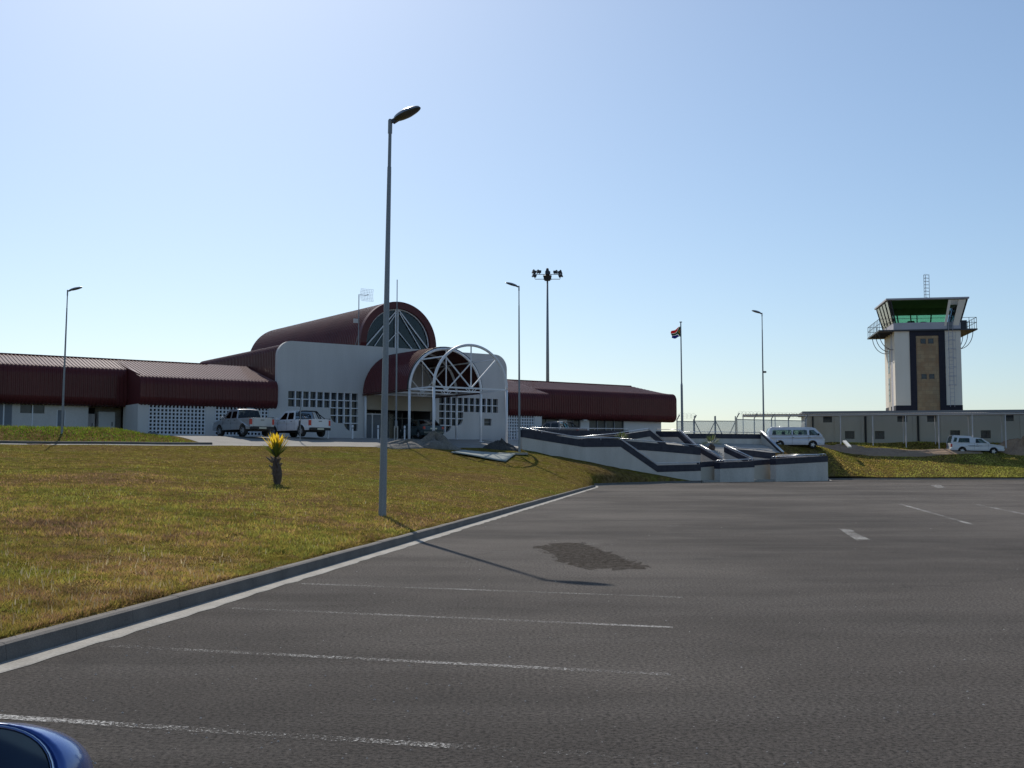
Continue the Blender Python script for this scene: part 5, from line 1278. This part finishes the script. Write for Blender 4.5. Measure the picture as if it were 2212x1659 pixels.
for h_ in holes:
    mb = MB(); mb.box(h_[0][0], h_[1][0], .15, .19, h_[0][1], h_[2][1]); wn = mb.build('window', 'window_dark', ob)
    mb = MB()
    for t in np.linspace(h_[0][0]+.15, h_[1][0]-.15, 5): mb.bar((t, .12, h_[0][1]), (t, .12, h_[2][1]), .03)
    mb.build('burglar_bars', 'dark_steel', wn)
mb = MB(); mb.box(-.35, Lb, -.45, 7.4, htop-.3, htop); mb.build('roof', 'far_roof', ob)
for px in (1015, 1412):
    t, _ = pu(*Zq(px, 300)); mb = MB(); mb.tube([(t, -.1, -.3), (t, -.1, htop-.3)], .11, 8); mb.build('downpipe', 'black_trim', ob)
for x in (40, 800, 1000, 1390, 1600, 1820, 2200):
    t, _ = pu(*Zq(x+640 if x == 40 else x, 300)); mb = MB(); mb.box(t-.22, t+.22, -.06, -.003, -.4, htop-.31); mb.build('pilaster', 'far_render', ob)
t, _ = pu(*Zq(618, 300)); mb = MB(); mb.tube([(t, -.15, -.3), (t, -.15, htop-.5)], .08, 8); mb.build('downpipe', 'black_trim', ob)
# walkway
ca, sa = math.cos(rz_), math.sin(rz_); off = 3.2
t0, _ = pu(*Zq(88, 216), off); t1 = Lb-2
wx, wy = a.x+sa*off+ca*t0, a.y-ca*off+sa*t0
wk = thing('covered_walkway', (wx, wy, 3.2), rz_, 'pale ribbed walkway roof on thin white posts before the low building', 'walkway')
zr = pu(*Zq(500, 212), off)[1]
mb = MB(); sweep(mb, [(1.4, zr+.05), (-1.0, zr+.10)], 0, t1-t0, .24, .05, lambda p, q, t: (t, p, q), -1); rr_ = mb.build('walkway_roof', 'walkway_sheet', wk); s_ = rr_.modifiers.new('s', 'SOLIDIFY'); s_.thickness = .02
mb = MB(); mb.box(0, t1-t0, -1.0, -.93, zr-.1, zr-.0); mb.box(0, t1-t0, 1.1, 1.18, zr-.1, zr-.0); mb.build('edge_beam', 'walkway_sheet', wk)
for px in (92, 332, 565, 820, 1062, 1309, 1555, 1808, 2055, 2300, 2540):
    t, _ = pu(*Zq(px, 300), off); mb = MB(); mb.box(t-t0-.05, t-t0+.05, -.95, -.85, -.4, zr-.1); mb.build('post', 'walkway_sheet', wk)
for px in (1290, 1528, 1778, 2025, 430):
    t, _ = pu(*Zq(px, 300), off-2.0); mb = MB(); mb.box(t-t0-.04, t-t0+.04, 1.0, 1.08, -.4, zr-.1); mb.build('post', 'walkway_sheet', wk)
# ---------------------------------------------------------------- security fence and gates
def fence(x0, x1, Y0, Y1, ytop, zbot, label, posts, name='security_fence', mesh=True, wire=True, group=None, diag=False):
    A = at(x0, ytop, Y0); Bp = at(x1, ytop, Y1); L = math.hypot(Bp.x-A.x, Bp.y-A.y); r = math.atan2(Bp.y-A.y, Bp.x-A.x)
    e = thing(name, (A.x, A.y, zbot), r, label, 'gate' if diag else 'fence', group); h_ = A.z-zbot
    if mesh:
        mb = MB(); mb.box(0, L, -.012, .012, 0, h_); mb.build('mesh_panel', 'wire_mesh', e)
    for i in range(posts):
        t = L*i/max(1, posts-1); mb = MB(); mb.tube([(t, .05, -.2), (t, .05, h_+.1)]+([(t, -.35, h_+.55)] if not diag else [(t, .05, h_+.45)]), .055, 8); mb.build('post', 'galvanised', e)
    mb = MB(); mb.bar((0, 0, h_-.04), (L, 0, h_-.04), .06); mb.bar((0, 0, .12), (L, 0, .12), .07)
    if diag: mb.bar((0, 0, h_-.05), (L/2, 0, .12), .06); mb.bar((L, 0, h_-.05), (L/2, 0, .12), .06)
    mb.build('rail', 'galvanised', e)
    if wire and not diag:
        mb = MB()
        for k in (.2, .38, .55):
            mb.bar((0, -.35*k/.55, h_+k), (L, -.35*k/.55, h_+k), .012)
        n_ = int(L/.45)
        mb.tube([(L*i/(n_*8), -.35+.25*math.cos(i*PI/4), h_+.5+.25*math.sin(i*PI/4)) for i in range(n_*8)], .008, 4, cap=False)
        mb.build('barbed_wire', 'galvanised', e)
    return e
fence(1463, 1499, 106, 107, 909, 3.2, 'short mesh fence run between the right wing and the gates', 2)
fence(1500.5, 1544.5, 107, 107.5, 908.5, 3.4, 'left leaf of the mesh gates with diagonal braces', 2, 'gate', group='mesh gates behind the ramps', diag=True)
fence(1546, 1589, 107.5, 108, 908.5, 3.4, 'right leaf of the mesh gates with diagonal braces', 2, 'gate', group='mesh gates behind the ramps', diag=True)
fence(1592, 1740, 108, 112, 905, 3.2, 'mesh security fence behind the covered walkway and minibus', 5)
# red brown soil banks before the outbuilding
def soil(px, Y, rx, ry, h, lab, seed, mat='soil'):
    p = at(px, 960, Y); return heap('soil_bank', (p.x, p.y, land_z(p.x, p.y)), rx, ry, h, mat, lab, 'soil bank', 0, seed, 40)
soil(1960, 109.3, 7.5, 1.3, .16, 'long low bank of brown soil in front of the outbuilding', 21)
soil(2210, 109.5, 2.6, 1.4, 1.0, 'higher brown soil mound at the far right behind the canopied pickup', 22)
soil(1815, 110.5, 2.6, 1.2, .35, 'small brown soil bank just right of the minibus', 23)
